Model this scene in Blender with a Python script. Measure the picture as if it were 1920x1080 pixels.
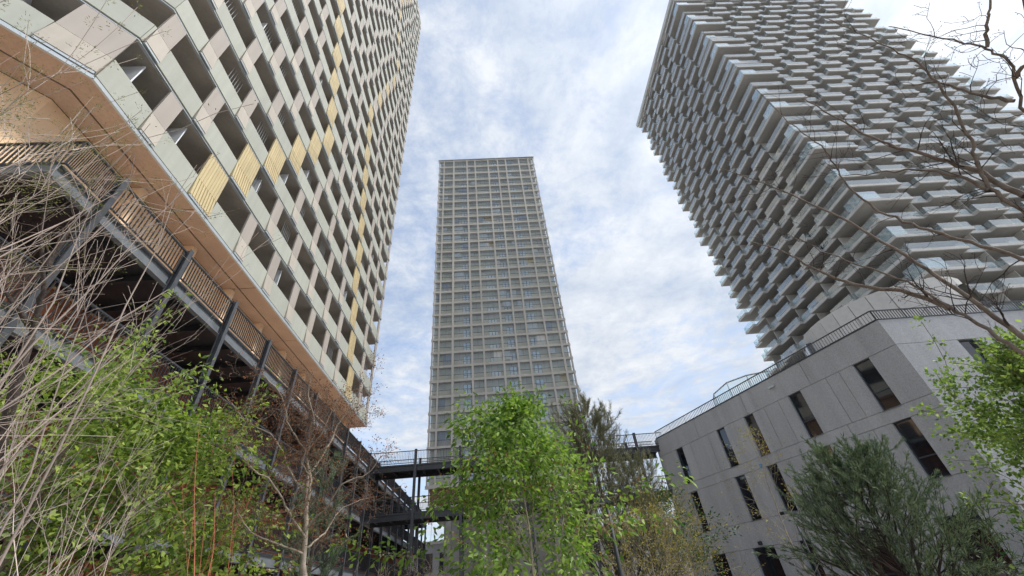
import bpy, math, random
import numpy as np
from mathutils import Vector, Matrix

for o in list(bpy.data.objects):
    bpy.data.objects.remove(o, do_unlink=True)
SC = bpy.context.scene
COL = SC.collection
R = math.radians
rnd = random.Random(7)
rng = np.random.default_rng(7)

# ------------------------------------------------------------------ camera
FPX, CX, CY = 753.0, 960.0, 540.0            # ultra-wide phone lens, measured on a 1920x1080 frame
EYE = np.array([0.0, 0.0, 1.6])
_u = np.array([855.0 - CX, CY + 430.0, FPX]); _u /= np.linalg.norm(_u)   # world up in camera axes (right, up, forward)
_y = np.array([0, 0, 1.0]) - _u * _u[2]; _y /= np.linalg.norm(_y)
_x = np.cross(_y, _u)
if _x[0] < 0: _x = -_x
ROT = np.array([_x, _y, _u])
cam = bpy.data.cameras.new('camera'); cam_o = bpy.data.objects.new('camera', cam); COL.objects.link(cam_o)
cam.sensor_width = 36.0; cam.lens = 36.0 * FPX / 1920.0; cam.clip_start = 0.05; cam.clip_end = 3000
r_, u_, b_ = ROT @ [1, 0, 0], ROT @ [0, 1, 0], -(ROT @ [0, 0, 1])
cam_o.matrix_world = Matrix(((r_[0], u_[0], b_[0], EYE[0]), (r_[1], u_[1], b_[1], EYE[1]), (r_[2], u_[2], b_[2], EYE[2]), (0, 0, 0, 1)))
SC.camera = cam_o
SC.render.resolution_x, SC.render.resolution_y = 1024, 576

def at(px, py, d):
    """a point seen in the direction of a photo pixel, d metres away"""
    v = ROT @ np.array([px - CX, -(py - CY), FPX]); v /= np.linalg.norm(v)
    return EYE + d * v
def proj(p):
    v = ROT.T @ (np.asarray(p, float) - EYE)
    return (CX + FPX * v[0] / v[2], CY - FPX * v[1] / v[2], v[2]) if v[2] > 0.1 else (1e6, 1e6, v[2])
def polar(az, d, z=0.0):
    return np.array([d * math.sin(R(az)), d * math.cos(R(az)), z])

# ------------------------------------------------------------------ sky, sun, exposure
SUN_AZ, SUN_EL = 93.0, 49.0
SUN_DIR = Vector((math.sin(R(SUN_AZ)) * math.cos(R(SUN_EL)), math.cos(R(SUN_AZ)) * math.cos(R(SUN_EL)), math.sin(R(SUN_EL))))
world = bpy.data.worlds.new('World'); SC.world = world; world.use_nodes = True
def build_world():
    nt = world.node_tree; nt.nodes.clear()
    N = lambda t, **k: _n(nt, t, **k)
    L = nt.links.new
    out = N('ShaderNodeOutputWorld'); bg = N('ShaderNodeBackground'); bg.inputs['Strength'].default_value = 0.1
    L(bg.outputs[0], out.inputs[0])
    sky = N('ShaderNodeTexSky'); sky.sky_type = 'NISHITA'; sky.sun_disc = False
    sky.sun_elevation = R(SUN_EL); sky.sun_rotation = R(SUN_AZ); sky.air_density = 1.0; sky.dust_density = 1.5
    tc = N('ShaderNodeTexCoord'); sep = N('ShaderNodeSeparateXYZ'); L(tc.outputs['Generated'], sep.inputs[0])
    zc = N('ShaderNodeMath', operation='MAXIMUM'); L(sep.outputs[2], zc.inputs[0]); zc.inputs[1].default_value = 0.06
    zd = N('ShaderNodeMath', operation='ADD'); L(zc.outputs[0], zd.inputs[0]); zd.inputs[1].default_value = 0.12
    comb = N('ShaderNodeCombineXYZ')
    for i in (0, 1):
        d = N('ShaderNodeMath', operation='DIVIDE'); L(sep.outputs[i], d.inputs[0]); L(zd.outputs[0], d.inputs[1]); L(d.outputs[0], comb.inputs[i])
    def noise(scale, det, rough, dist, off):
        m = N('ShaderNodeMapping'); L(comb.outputs[0], m.inputs[0]); m.inputs['Location'].default_value = off
        n = N('ShaderNodeTexNoise'); L(m.outputs[0], n.inputs['Vector'])
        n.inputs['Scale'].default_value = scale; n.inputs['Detail'].default_value = det
        n.inputs['Roughness'].default_value = rough; n.inputs['Distortion'].default_value = dist
        return n.outputs[0]
    def ramp(src, a, b, ca=(0, 0, 0, 1), cb=(1, 1, 1, 1)):
        r = N('ShaderNodeValToRGB'); L(src, r.inputs[0]); e = r.color_ramp.elements
        e[0].position, e[1].position = a, b; e[0].color, e[1].color = ca, cb; return r.outputs[0]
    n1 = noise(9.0, 8, 0.68, 0.2, (3.1, 1.7, 0.4))       # small cloudlets
    n2 = noise(1.5, 6, 0.58, 0.6, (0.6, 4.2, 1.0))      # large banks
    n3 = noise(2.3, 6, 0.55, 0.9, (7.3, 2.2, 2.0))      # grey undersides
    add = N('ShaderNodeMath', operation='MULTIPLY_ADD'); L(n1, add.inputs[0]); add.inputs[1].default_value = 0.62; 
    sc2 = N('ShaderNodeMath', operation='MULTIPLY'); L(n2, sc2.inputs[0]); sc2.inputs[1].default_value = 0.6; L(sc2.outputs[0], add.inputs[2])
    # a little thicker to the east, where the sun stands behind the veil
    ew = N('ShaderNodeMath', operation='MULTIPLY_ADD'); L(sep.outputs[0], ew.inputs[0]); ew.inputs[1].default_value = 0.16; L(add.outputs[0], ew.inputs[2])
    cover = ramp(ew.outputs[0], 0.42, 0.68, (0.30, 0.30, 0.30, 1))
    body = ramp(n3, 0.36, 0.62, (3.35, 3.75, 4.4, 1), (4.6, 4.78, 5.08, 1))
    sm = N('ShaderNodeMix', data_type='RGBA'); sm.blend_type = 'MULTIPLY'; sm.inputs[0].default_value = 1.0
    L(body, sm.inputs[6]); mott = ramp(n1, 0.3, 0.7, (0.80, 0.845, 0.91, 1), (1.10, 1.095, 1.08, 1)); L(mott, sm.inputs[7])
    # thin cloud glows round the hidden sun
    nrm = N('ShaderNodeVectorMath', operation='NORMALIZE'); L(tc.outputs['Generated'], nrm.inputs[0])
    dot = N('ShaderNodeVectorMath', operation='DOT_PRODUCT'); L(nrm.outputs[0], dot.inputs[0]); dot.inputs[1].default_value = SUN_DIR
    mx = N('ShaderNodeMath', operation='MAXIMUM'); L(dot.outputs['Value'], mx.inputs[0]); mx.inputs[1].default_value = 0
    pw = N('ShaderNodeMath', operation='POWER'); L(mx.outputs[0], pw.inputs[0]); pw.inputs[1].default_value = 4
    ml = N('ShaderNodeMath', operation='MULTIPLY_ADD'); L(pw.outputs[0], ml.inputs[0]); ml.inputs[1].default_value = 0.42; ml.inputs[2].default_value = 0.98
    gl = N('ShaderNodeVectorMath', operation='SCALE'); L(sm.outputs[2], gl.inputs[0]); L(ml.outputs[0], gl.inputs['Scale'])
    skb = N('ShaderNodeVectorMath', operation='SCALE'); L(sky.outputs[0], skb.inputs[0]); skb.inputs['Scale'].default_value = 1.5
    mix = N('ShaderNodeMix', data_type='RGBA'); L(cover, mix.inputs[0]); L(skb.outputs[0], mix.inputs[6]); L(gl.outputs[0], mix.inputs[7])
    L(mix.outputs[2], bg.inputs['Color'])
def _n(nt, t, **k):
    n = nt.nodes.new(t)
    for a, v in k.items(): setattr(n, a, v)
    return n
build_world()
sun = bpy.data.lights.new('sun', 'SUN'); sun.energy = 2.05; sun.angle = R(11); sun.color = (1.0, 0.965, 0.91)
sun_o = bpy.data.objects.new('sun', sun); COL.objects.link(sun_o)
sun_o.rotation_euler = SUN_DIR.to_track_quat('Z', 'Y').to_euler()
SC.view_settings.view_transform = 'Standard'; SC.view_settings.look = 'None'
SC.view_settings.gamma = 1.0; SC.view_settings.use_curve_mapping = False
SC.view_settings.exposure = 0.88
SC.render.engine = 'CYCLES'
SC.cycles.max_bounces = 6; SC.cycles.diffuse_bounces = 4; SC.cycles.glossy_bounces = 2; SC.cycles.transmission_bounces = 2
SC.cycles.transparent_max_bounces = 10; SC.cycles.caustics_reflective = False; SC.cycles.caustics_refractive = False
SC.cycles.use_adaptive_sampling = True; SC.cycles.adaptive_threshold = 0.03

# ------------------------------------------------------------------ materials
MATS = {}
def mat(name, col, rough=0.8, metal=0.0, spec=0.4, noise=None, bump=0.0, bscale=40.0, island=None, wave=None, trans=0.0, vnoise=None, col2=None):
    """noise=(scale, amount): mottled value; island=amount: each piece a shade of its own; wave=(scale, axis, bump): ribs"""
    if name in MATS: return MATS[name]
    m = bpy.data.materials.new(name); m.use_nodes = True; nt = m.node_tree
    bs = nt.nodes['Principled BSDF']; L = nt.links.new
    bs.inputs['Roughness'].default_value = rough; bs.inputs['Metallic'].default_value = metal
    bs.inputs['Specular IOR Level'].default_value = spec
    c = nt.nodes.new('ShaderNodeRGB'); c.outputs[0].default_value = (*col, 1); src = c.outputs[0]
    geo = nt.nodes.new('ShaderNodeNewGeometry')
    if col2:        # pieces range from one colour to another
        mx = nt.nodes.new('ShaderNodeMix'); mx.data_type = 'RGBA'; L(geo.outputs['Random Per Island'], mx.inputs[0])
        L(src, mx.inputs[6]); mx.inputs[7].default_value = (*col2, 1); src = mx.outputs[2]
    pos = geo.outputs['Position']
    def scale_by(src, val, lo, hi):
        mr = nt.nodes.new('ShaderNodeMapRange'); L(val, mr.inputs[0]); mr.inputs[3].default_value = lo; mr.inputs[4].default_value = hi
        v = nt.nodes.new('ShaderNodeVectorMath'); v.operation = 'SCALE'; L(src, v.inputs[0]); L(mr.outputs[0], v.inputs['Scale']); return v.outputs[0]
    for nz in ([noise] if noise and not isinstance(noise, list) else (noise or [])):
        n = nt.nodes.new('ShaderNodeTexNoise'); L(pos, n.inputs['Vector']); n.inputs['Scale'].default_value = nz[0]; n.inputs['Detail'].default_value = 5
        mr0 = nt.nodes.new('ShaderNodeMapRange'); L(n.outputs[0], mr0.inputs[0]); mr0.inputs[1].default_value = 0.3; mr0.inputs[2].default_value = 0.7
        src = scale_by(src, mr0.outputs[0], 1 - nz[1], 1 + nz[1])
    if vnoise:      # vertical streaks
        mp = nt.nodes.new('ShaderNodeMapping'); L(pos, mp.inputs[0]); mp.inputs['Scale'].default_value = (1, 1, 0.07)
        n = nt.nodes.new('ShaderNodeTexNoise'); L(mp.outputs[0], n.inputs['Vector']); n.inputs['Scale'].default_value = vnoise[0]; n.inputs['Detail'].default_value = 4
        mr0 = nt.nodes.new('ShaderNodeMapRange'); L(n.outputs[0], mr0.inputs[0]); mr0.inputs[1].default_value = 0.3; mr0.inputs[2].default_value = 0.7
        src = scale_by(src, mr0.outputs[0], 1 - vnoise[1], 1 + vnoise[1])
    if island:
        src = scale_by(src, geo.outputs['Random Per Island'], 1 - island, 1 + island)
        oi = nt.nodes.new('ShaderNodeObjectInfo'); src = scale_by(src, oi.outputs['Random'], 1 - island * .5, 1 + island * .5)
    L(src, bs.inputs['Base Color'])
    if bump:
        n = nt.nodes.new('ShaderNodeTexNoise'); L(pos, n.inputs['Vector']); n.inputs['Scale'].default_value = bscale; n.inputs['Detail'].default_value = 4
        b = nt.nodes.new('ShaderNodeBump'); b.inputs['Strength'].default_value = bump; b.inputs['Distance'].default_value = 0.02
        L(n.outputs[0], b.inputs['Height']); L(b.outputs[0], bs.inputs['Normal'])
    if trans:
        tr = nt.nodes.new('ShaderNodeBsdfTranslucent'); tv = nt.nodes.new('ShaderNodeVectorMath'); tv.operation = 'MULTIPLY'
        L(src, tv.inputs[0]); tv.inputs[1].default_value = (1.25, 1.35, 0.7); L(tv.outputs[0], tr.inputs[0])
        ms = nt.nodes.new('ShaderNodeMixShader'); ms.inputs[0].default_value = trans
        L(bs.outputs[0], ms.inputs[1]); L(tr.outputs[0], ms.inputs[2]); L(ms.outputs[0], nt.nodes['Material Output'].inputs[0])
    MATS[name] = m; return m

def glass(name, tint, see, rough=0.03, body=(0.3, 0.33, 0.36), bodyw=0.15):
    """thin architectural glass: clear part, a fresnel reflection, a pale diffuse body painting in sky sheen"""
    if name in MATS: return MATS[name]
    m = bpy.data.materials.new(name); m.use_nodes = True; nt = m.node_tree; L = nt.links.new
    nt.nodes.remove(nt.nodes['Principled BSDF']); out = nt.nodes['Material Output']
    tr = nt.nodes.new('ShaderNodeBsdfTransparent'); tr.inputs[0].default_value = (*tint, 1)
    gl = nt.nodes.new('ShaderNodeBsdfGlossy'); gl.inputs['Roughness'].default_value = rough; gl.inputs[0].default_value = (0.95, 0.97, 1, 1)
    df = nt.nodes.new('ShaderNodeBsdfDiffuse'); df.inputs[0].default_value = (*body, 1)
    fr = nt.nodes.new('ShaderNodeFresnel'); fr.inputs[0].default_value = 1.5
    mr = nt.nodes.new('ShaderNodeMath'); mr.operation = 'MULTIPLY_ADD'; L(fr.outputs[0], mr.inputs[0]); mr.inputs[1].default_value = 1.2 if see < .99 else (.25 if bodyw < .1 else .7); mr.inputs[2].default_value = 1 - see
    mr.use_clamp = True
    ge = nt.nodes.new('ShaderNodeNewGeometry')      # the rear skin of the sheet only lets light through
    ft = nt.nodes.new('ShaderNodeMath'); ft.operation = 'SUBTRACT'; ft.inputs[0].default_value = 1.0; L(ge.outputs['Backfacing'], ft.inputs[1])
    fm = nt.nodes.new('ShaderNodeMath'); fm.operation = 'MULTIPLY'; L(mr.outputs[0], fm.inputs[0]); L(ft.outputs[0], fm.inputs[1]); mr = fm
    bw = nt.nodes.new('ShaderNodeMath'); bw.operation = 'MULTIPLY'; bw.inputs[0].default_value = bodyw; L(ft.outputs[0], bw.inputs[1])
    m1 = nt.nodes.new('ShaderNodeMixShader'); L(bw.outputs[0], m1.inputs[0]); L(tr.outputs[0], m1.inputs[1]); L(df.outputs[0], m1.inputs[2])
    m2 = nt.nodes.new('ShaderNodeMixShader'); L(mr.outputs[0], m2.inputs[0]); L(m1.outputs[0], m2.inputs[1]); L(gl.outputs[0], m2.inputs[2])
    L(m2.outputs[0], out.inputs[0]); MATS[name] = m; return m

M = dict(
    ground=mat('paving', (0.46, 0.44, 0.41), 0.9, noise=[(0.6, 0.15), (14, 0.1)], bump=0.3, bscale=30),
    soil=mat('gravel mulch', (0.16, 0.14, 0.105), 0.95, noise=(2.5, 0.35), bump=0.6, bscale=12),
    sage=mat('sage panel', (0.40, 0.41, 0.355), 0.55, noise=[(0.35, 0.05), (6, 0.02)], island=0.07, vnoise=(3.0, 0.06)),
    cream=mat('cream panel', (0.45, 0.405, 0.345), 0.55, noise=[(0.35, 0.05), (6, 0.02)], island=0.08, vnoise=(3.0, 0.06)),
    cream_shade=mat('shaded cream panel', (0.385, 0.345, 0.305), 0.6, noise=[(0.4, 0.05)], island=0.07, vnoise=(3.0, 0.06)),  # upper halves: same panels, their weaker light put into a darker colour
    gold=mat('gold panel', (0.585, 0.48, 0.28), 0.45, metal=0.1, island=0.07, noise=(1.2, 0.06)),
    trim=mat('pale metal trim', (0.52, 0.56, 0.58), 0.35, metal=0.5),
    reveal=mat('dark reveal', (0.05, 0.055, 0.06), 0.6),
    balc=mat('balcony soffit render', (0.40, 0.365, 0.325), 0.9, noise=[(1.1, 0.12), (9, 0.06)]),
    core=mat('balcony back wall', (0.36, 0.325, 0.29), 0.85, noise=(1.3, 0.15)),
    divider=mat('white divider', (0.75, 0.77, 0.8), 0.5),
    soffit=mat('copper brown soffit', (0.52, 0.365, 0.27), 0.62, noise=[(0.8, 0.10), (12, 0.08)], bump=0.05),
    peach=mat('peach render', (0.84, 0.60, 0.39), 0.85, noise=[(0.7, 0.07), (10, 0.03)]),
    terra=mat('terracotta cladding', (0.58, 0.21, 0.11), 0.7, island=0.18, noise=(3, 0.1)),
    terrad=mat('terracotta backing', (0.34, 0.12, 0.065), 0.8, noise=(1.0, 0.2)),
    steel=mat('black painted steel', (0.03, 0.032, 0.037), 0.36, spec=0.5, noise=(4, 0.2)),
    steelg=mat('sky-lit beam and sill steel', (0.15, 0.165, 0.18), 0.42, spec=0.5, noise=(3, 0.15)),  # sky sheen on the black edge beams put into the grey; also sills
    steelm=mat('sky-lit black steel', (0.065, 0.07, 0.078), 0.36, spec=0.5, noise=(4, 0.2)),  # black posts, their lit sides blended into one lighter tone
    bounce=mat('bounce slab concrete', (0.45, 0.43, 0.40), 0.85, noise=(1.5, 0.1)),  # for the added slabs that bounce light in the gallery
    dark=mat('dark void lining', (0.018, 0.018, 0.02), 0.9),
    concb=mat('beige concrete frame', (0.56, 0.52, 0.46), 0.75, noise=[(0.25, 0.06), (5, 0.05)], island=0.04, vnoise=(1.5, 0.06)),
    loggia=mat('loggia render', (0.72, 0.68, 0.56), 0.85, noise=[(0.8, 0.06)], vnoise=(2.5, 0.05)),
    pane_sky=mat('painted sky window', (0.78, 0.88, 0.97), 0.12, spec=0.8, noise=(0.9, 0.15)),  # sky reflection painted into the pane colour
    wframe=mat('dark window frame', (0.05, 0.06, 0.075), 0.5),
    wood=mat('timber slat', (0.33, 0.21, 0.11), 0.7, island=0.18, noise=(6, 0.15)),
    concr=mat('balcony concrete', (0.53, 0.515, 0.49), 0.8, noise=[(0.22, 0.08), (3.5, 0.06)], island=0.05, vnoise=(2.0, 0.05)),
    conc_shade=mat('shaded underside concrete', (0.33, 0.315, 0.295), 0.85, noise=[(0.3, 0.12), (4, 0.08)]),  # balcony concrete again, shade under the slabs put into the colour
    rwall=mat('tower rear wall', (0.40, 0.385, 0.38), 0.8, noise=(0.5, 0.15)),
    grey=mat('speckled grey concrete', (0.405, 0.407, 0.415), 0.85, noise=[(0.25, 0.06), (38, 0.30), (12, 0.08)], island=0.05, bump=0.12, bscale=60, vnoise=(1.6, 0.10)),
    darkglass=None,
    bark=mat('grey brown bark', (0.17, 0.135, 0.105), 0.9, noise=[(18, 0.35)], bump=0.5, bscale=60),
    barkl=mat('pale bark', (0.34, 0.285, 0.225), 0.85, noise=[(14, 0.25)], bump=0.3, bscale=60),
    barkd=mat('dark bark', (0.055, 0.042, 0.036), 0.9, noise=[(15, 0.35)], bump=0.5, bscale=60),
    stem=mat('tan stem', (0.40, 0.325, 0.28), 0.8, noise=[(3, 0.25)], island=0.4),
    redstem=mat('coral red stem', (0.42, 0.13, 0.075), 0.6, noise=[(4, 0.2)], island=0.2),
    leaf=mat('fresh green leaf', (0.085, 0.19, 0.03), 0.5, col2=(0.27, 0.37, 0.08), island=0.25, trans=0.45),
    leafy=mat('yellow green leaf', (0.11, 0.20, 0.035), 0.5, col2=(0.34, 0.41, 0.10), island=0.25, trans=0.45),
    leafd=mat('deep green leaf', (0.035, 0.10, 0.022), 0.5, island=0.4, trans=0.3),
    leafa=mat('light maple leaf', (0.12, 0.22, 0.05), 0.5, col2=(0.30, 0.38, 0.12), island=0.25, trans=0.45),
    olive=mat('olive feathery leaf', (0.21, 0.21, 0.085), 0.7, island=0.4, trans=0.35),
    yellow=mat('yellow green bud', (0.33, 0.27, 0.07), 0.7, island=0.4, trans=0.3),
    rust=mat('rust brown seed', (0.22, 0.085, 0.04), 0.8, island=0.4, trans=0.2),
    petal=mat('pale dry bract', (0.58, 0.50, 0.40), 0.8, island=0.25, trans=0.3),
    needle=mat('grey green needle', (0.12, 0.14, 0.08), 0.65, col2=(0.26, 0.24, 0.15), island=0.25, trans=0.15),
    needleb=mat('blue green needle', (0.075, 0.125, 0.08), 0.6, col2=(0.19, 0.23, 0.14), island=0.25, trans=0.15),
    curtain=mat('pale curtain', (0.72, 0.71, 0.68), 0.9, vnoise=(9, 0.12)),
    curtain2=mat('grey curtain', (0.36, 0.38, 0.42), 0.9, vnoise=(9, 0.12)),
    blue=mat('sky blue paint', (0.08, 0.35, 0.58), 0.6),
)
M['gbal'] = glass('balustrade glass', (0.90, 0.96, 0.95), 0.90, body=(0.74, 0.82, 0.85), bodyw=0.2)  # whitish body paints in the sky reflected by the rails
M['gpane'] = glass('loggia glass', (0.92, 0.955, 0.985), 1.0, body=(0.58, 0.66, 0.72), bodyw=0.18)  # diffuse body painted in to brighten the dim loggias
M['gpane2'] = glass('loggia lower glass', (0.95, 0.955, 0.94), 1.0, body=(0.62, 0.64, 0.60), bodyw=0.22)
M['gclear'] = glass('clear guard glass', (0.93, 0.97, 0.96), 1.0, body=(0.7, 0.8, 0.8), bodyw=0.03)
M['win'] = mat('dark window glass', (0.012, 0.015, 0.02), 0.04, spec=0.9)
M['gcorner'] = glass('corner screen glass', (0.75, 0.88, 0.9), 0.78, body=(0.60, 0.72, 0.78), bodyw=0.4)  # sky-blue body paints in the reflected sky
M['winr'] = mat('tower window glass', (0.03, 0.04, 0.055), 0.08, spec=0.9)

# ------------------------------------------------------------------ mesh helpers
class MB:
    def __init__(s): s.v = []; s.f = []
    def add(s, vs, fs):
        b = len(s.v); s.v.extend([tuple(p) for p in vs]); s.f.extend([tuple(i + b for i in f) for f in fs])
    def box(s, x0, x1, y0, y1, z0, z1):
        s.add([(x0, y0, z0), (x1, y0, z0), (x1, y1, z0), (x0, y1, z0), (x0, y0, z1), (x1, y0, z1), (x1, y1, z1), (x0, y1, z1)],
              [(0, 3, 2, 1), (4, 5, 6, 7), (0, 1, 5, 4), (1, 2, 6, 5), (2, 3, 7, 6), (3, 0, 4, 7)])
    def hexa(s, p8):
        s.add(p8, [(0, 3, 2, 1), (4, 5, 6, 7), (0, 1, 5, 4), (1, 2, 6, 5), (2, 3, 7, 6), (3, 0, 4, 7)])
    def obox(s, o, t, n, u0, u1, d0, d1, z0, z1):
        P = lambda u, d, z: (o[0] + u * t[0] + d * n[0], o[1] + u * t[1] + d * n[1], z)
        s.hexa([P(u0, d0, z0), P(u1, d0, z0), P(u1, d1, z0), P(u0, d1, z0), P(u0, d0, z1), P(u1, d0, z1), P(u1, d1, z1), P(u0, d1, z1)])
    def prism(s, poly, z0, z1):
        n = len(poly)
        s.add([(x, y, z0) for x, y in poly] + [(x, y, z1) for x, y in poly],
              [tuple(range(n - 1, -1, -1)), tuple(range(n, 2 * n))] + [(i, (i + 1) % n, (i + 1) % n + n, i + n) for i in range(n)])
    def tube(s, pts, rad, n=6, cap=True):
        pts = np.asarray(pts, float); m = len(pts)
        if np.isscalar(rad): rad = [rad] * m
        vs = []; 
        tang = np.gradient(pts, axis=0); tang /= np.linalg.norm(tang, axis=1)[:, None] + 1e-9
        ref = np.array([0.31, 0.17, 0.94]); 
        if abs(tang[0] @ ref) > 0.9: ref = np.array([1.0, 0.1, 0])
        a = np.cross(tang[0], ref); a /= np.linalg.norm(a)
        ang = np.arange(n) * 2 * math.pi / n; ca, sa = np.cos(ang)[:, None], np.sin(ang)[:, None]
        for i in range(m):
            a = a - tang[i] * (a @ tang[i]); a /= np.linalg.norm(a) + 1e-9; b = np.cross(tang[i], a)
            vs.append(pts[i] + rad[i] * (ca * a + sa * b))
        vs = np.concatenate(vs).tolist()
        fs = [(i * n + j, i * n + (j + 1) % n, (i + 1) * n + (j + 1) % n, (i + 1) * n + j) for i in range(m - 1) for j in range(n)]
        if cap: fs += [tuple(range(n - 1, -1, -1)), tuple(range((m - 1) * n, m * n))]
        s.add(vs, fs)
    def mesh(s, name, material, smooth=False):
        me = bpy.data.meshes.new(name); me.from_pydata(s.v, [], s.f); me.materials.append(material)
        if smooth: me.polygons.foreach_set('use_smooth', [True] * len(me.polygons))
        me.update(); return me
    def build(s, name, material, parent=None, smooth=False, **props):
        return link(name, s.mesh(name, material, smooth), parent, **props)
def link(name, data, parent=None, **props):
    o = bpy.data.objects.new(name, data); COL.objects.link(o); o.parent = parent
    for k, v in props.items(): o[k] = v
    return o
def thing(name, label, cat, loc=(0, 0, 0), rz=0.0, group=None):
    o = link(name, None); o.location = loc; o.rotation_euler = (0, 0, rz); o.empty_display_size = 0.5
    o['label'] = label; o['category'] = cat
    if group: o['group'] = group
    return o
_UB = {}
def ubox(material):
    if material.name not in _UB:
        b = MB(); b.box(-.5, .5, -.5, .5, -.5, .5); _UB[material.name] = b.mesh('box_' + material.name, material)
    return _UB[material.name]
def piece(name, material, parent, x0, x1, y0, y1, z0, z1, rz=0.0, **props):
    """a box piece, its mesh shared with alike pieces"""
    o = link(name, ubox(material), parent, **props)
    o.location = ((x0 + x1) / 2, (y0 + y1) / 2, (z0 + z1) / 2); o.scale = (x1 - x0, y1 - y0, z1 - z0); o.rotation_euler = (0, 0, rz)
    return o
class Face:
    """a vertical face in the local frame of a thing: u along it, d into the building"""
    def __init__(s, o, ang): s.o = o; s.a = ang; s.t = (math.cos(ang), math.sin(ang)); s.n = (-math.sin(ang), math.cos(ang))
    def P(s, u, d, z): return (s.o[0] + u * s.t[0] + d * s.n[0], s.o[1] + u * s.t[1] + d * s.n[1], z)
    def piece(s, name, material, parent, u0, u1, d0, d1, z0, z1, mesh=None, **props):
        o = link(name, mesh or ubox(material), parent, **props)
        o.location = s.P((u0 + u1) / 2, (d0 + d1) / 2, (z0 + z1) / 2); o.scale = (abs(u1 - u0), d1 - d0, z1 - z0); o.rotation_euler = (0, 0, s.a)
        return o
    def add(s, mb, u0, u1, d0, d1, z0, z1): mb.obox(s.o, s.t, s.n, u0, u1, d0, d1, z0, z1)
class Local:
    """world position of local points, to sort pieces by how large they show"""
    def __init__(s, loc, rz): s.l = loc; s.c = math.cos(rz); s.s = math.sin(rz)
    def w(s, p): return np.array([s.l[0] + p[0] * s.c - p[1] * s.s, s.l[1] + p[0] * s.s + p[1] * s.c, p[2]])
    def show(s, p):
        x, y, d = proj(s.w(p)); inside = -60 < x < 1980 and -60 < y < 1140
        return (0 if inside else 1, float(np.linalg.norm(s.w(p) - EYE)))

# ------------------------------------------------------------------ ground
g = MB(); g.add([(-900, -900, 0), (900, -900, 0), (900, 900, 0), (-900, 900, 0)], [(0, 1, 2, 3)])
g.build('ground', M['ground'], kind='structure')
def bed(pts):
    b = MB(); b.prism(pts, -0.05, 0.06); b.build('planting_bed', M['soil'], kind='structure')
bed([(-9.5, 1.2), (-2.2, 1.2), (-1.2, 5.5), (3.0, 6.0), (3.0, 16), (-9.5, 16)])
bed([(3.4, 6.0), (8.5, 1.0), (34, 1.0), (34, 19.2), (19.4, 18.3), (14.5, 27.0), (6.5, 24), (3.4, 15)])  # bed carried on to the right to cut light bounced off paving
bed([(-9.5, -14), (30, -14), (30, -2.5), (-9.5, -2.5)])  # unseen dark bed added behind the camera to cut ground bounce

# ------------------------------------------------------------------ tower on the left: panels in shifting rows
TL_LOC, TL_RZ = (-12.61, 5.21, 0), R(94.8)
LT = Local(TL_LOC, TL_RZ)
Z0, ST, NROW, UE = 16.0, 3.0, 33, 32.5
tower = thing('residential_tower', 'tall tower at left with chequered sage, cream and gold facade panels', 'tower', TL_LOC, TL_RZ)
FA = Face((0, 0), 0.0); FB = Face((0, 0), R(-40.1)); FC = Face((UE, 0), R(90))
UB0 = -19.0
BDEP = 2.2
def tri(vals, r):
    return vals[r] if r < len(vals) else vals[r % len(vals)]
G1 = [4.73, 6.1, 7.64, 9.2, 10.6, 11.9, 11.06, 10.02, 9.08, 7.87, 6.8, 5.8, 4.9, 5.9, 7.0, 8.2, 9.4, 10.5, 11.5, 10.6, 9.6, 8.6, 7.6, 6.6, 5.6, 6.6, 7.7, 8.8, 9.9, 11, 10, 9, 8]
G2 = [25.7, 24.7, 23.8, 22.86, 22.41, 21.58, 20.76, 20.0, 19.3, 18.5, 17.8, 18.5, 19.3, 20.1, 20.9, 21.8, 22.6, 23.4, 22.6, 21.8, 21.0, 20.2, 19.4, 18.6, 19.4, 20.2, 21, 21.8, 22.6, 23.4, 22.6, 21.8, 21]
def row_solids(r):
    pw, gw = 0.78, 1.45
    g1, g2 = tri(G1, r), tri(G2, r)
    out = [(g1, g1 + gw, 0 if r > 12 and r % 3 else 1), (g2, g2 + gw, 0 if r > 9 and r % 2 else 1)]
    gap = g2 - g1 - gw; n = max(1, round((gap + pw) / 3.0)); ow = (gap - pw * (n - 1)) / n
    for i in range(n - 1):
        a = g1 + gw + (i + 1) * ow + i * pw; out.append((a, a + pw, 0))
    gap = UE - 0.62 - g2 - gw; n = max(1, round((gap + pw) / 3.0)); ow = (gap - pw * (n - 1)) / n
    for i in range(n - 1):
        a = g2 + gw + (i + 1) * ow + i * pw; out.append((a, a + pw, 0))
    out.append((UE - 0.62, UE, 0))
    a = g1 - 2.2 - pw; k = 0
    if r == 0: out += [(1.86, 2.62, 0), (-1.5, -.02, 0)]; a = -4.5
    while a > UB0:
        w = gw if (k % 5 == 4) else pw
        b0, b1 = a, a + w
        if b0 < 0 < b1: b0, b1 = (0.0, w) if b1 > w / 2 else (-w, 0.0)
        out.append((b0, b1, 1 if w == gw else 0)); a = b0 - 2.22 - pw; k += 1
    return sorted(out)
wm = MB(); wm.hexa([(-.5, -.5, -.5), (.5, -.5, -.5), (.5, .5, -.5), (-.5, .5, -.5), (-.5, .05, .5), (.5, .05, .5), (.5, .5, .5), (-.5, .5, .5)])
WEDGE = {k: wm.mesh('wedge_' + k, M[k]) for k in ('cream', 'gold')}
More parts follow.
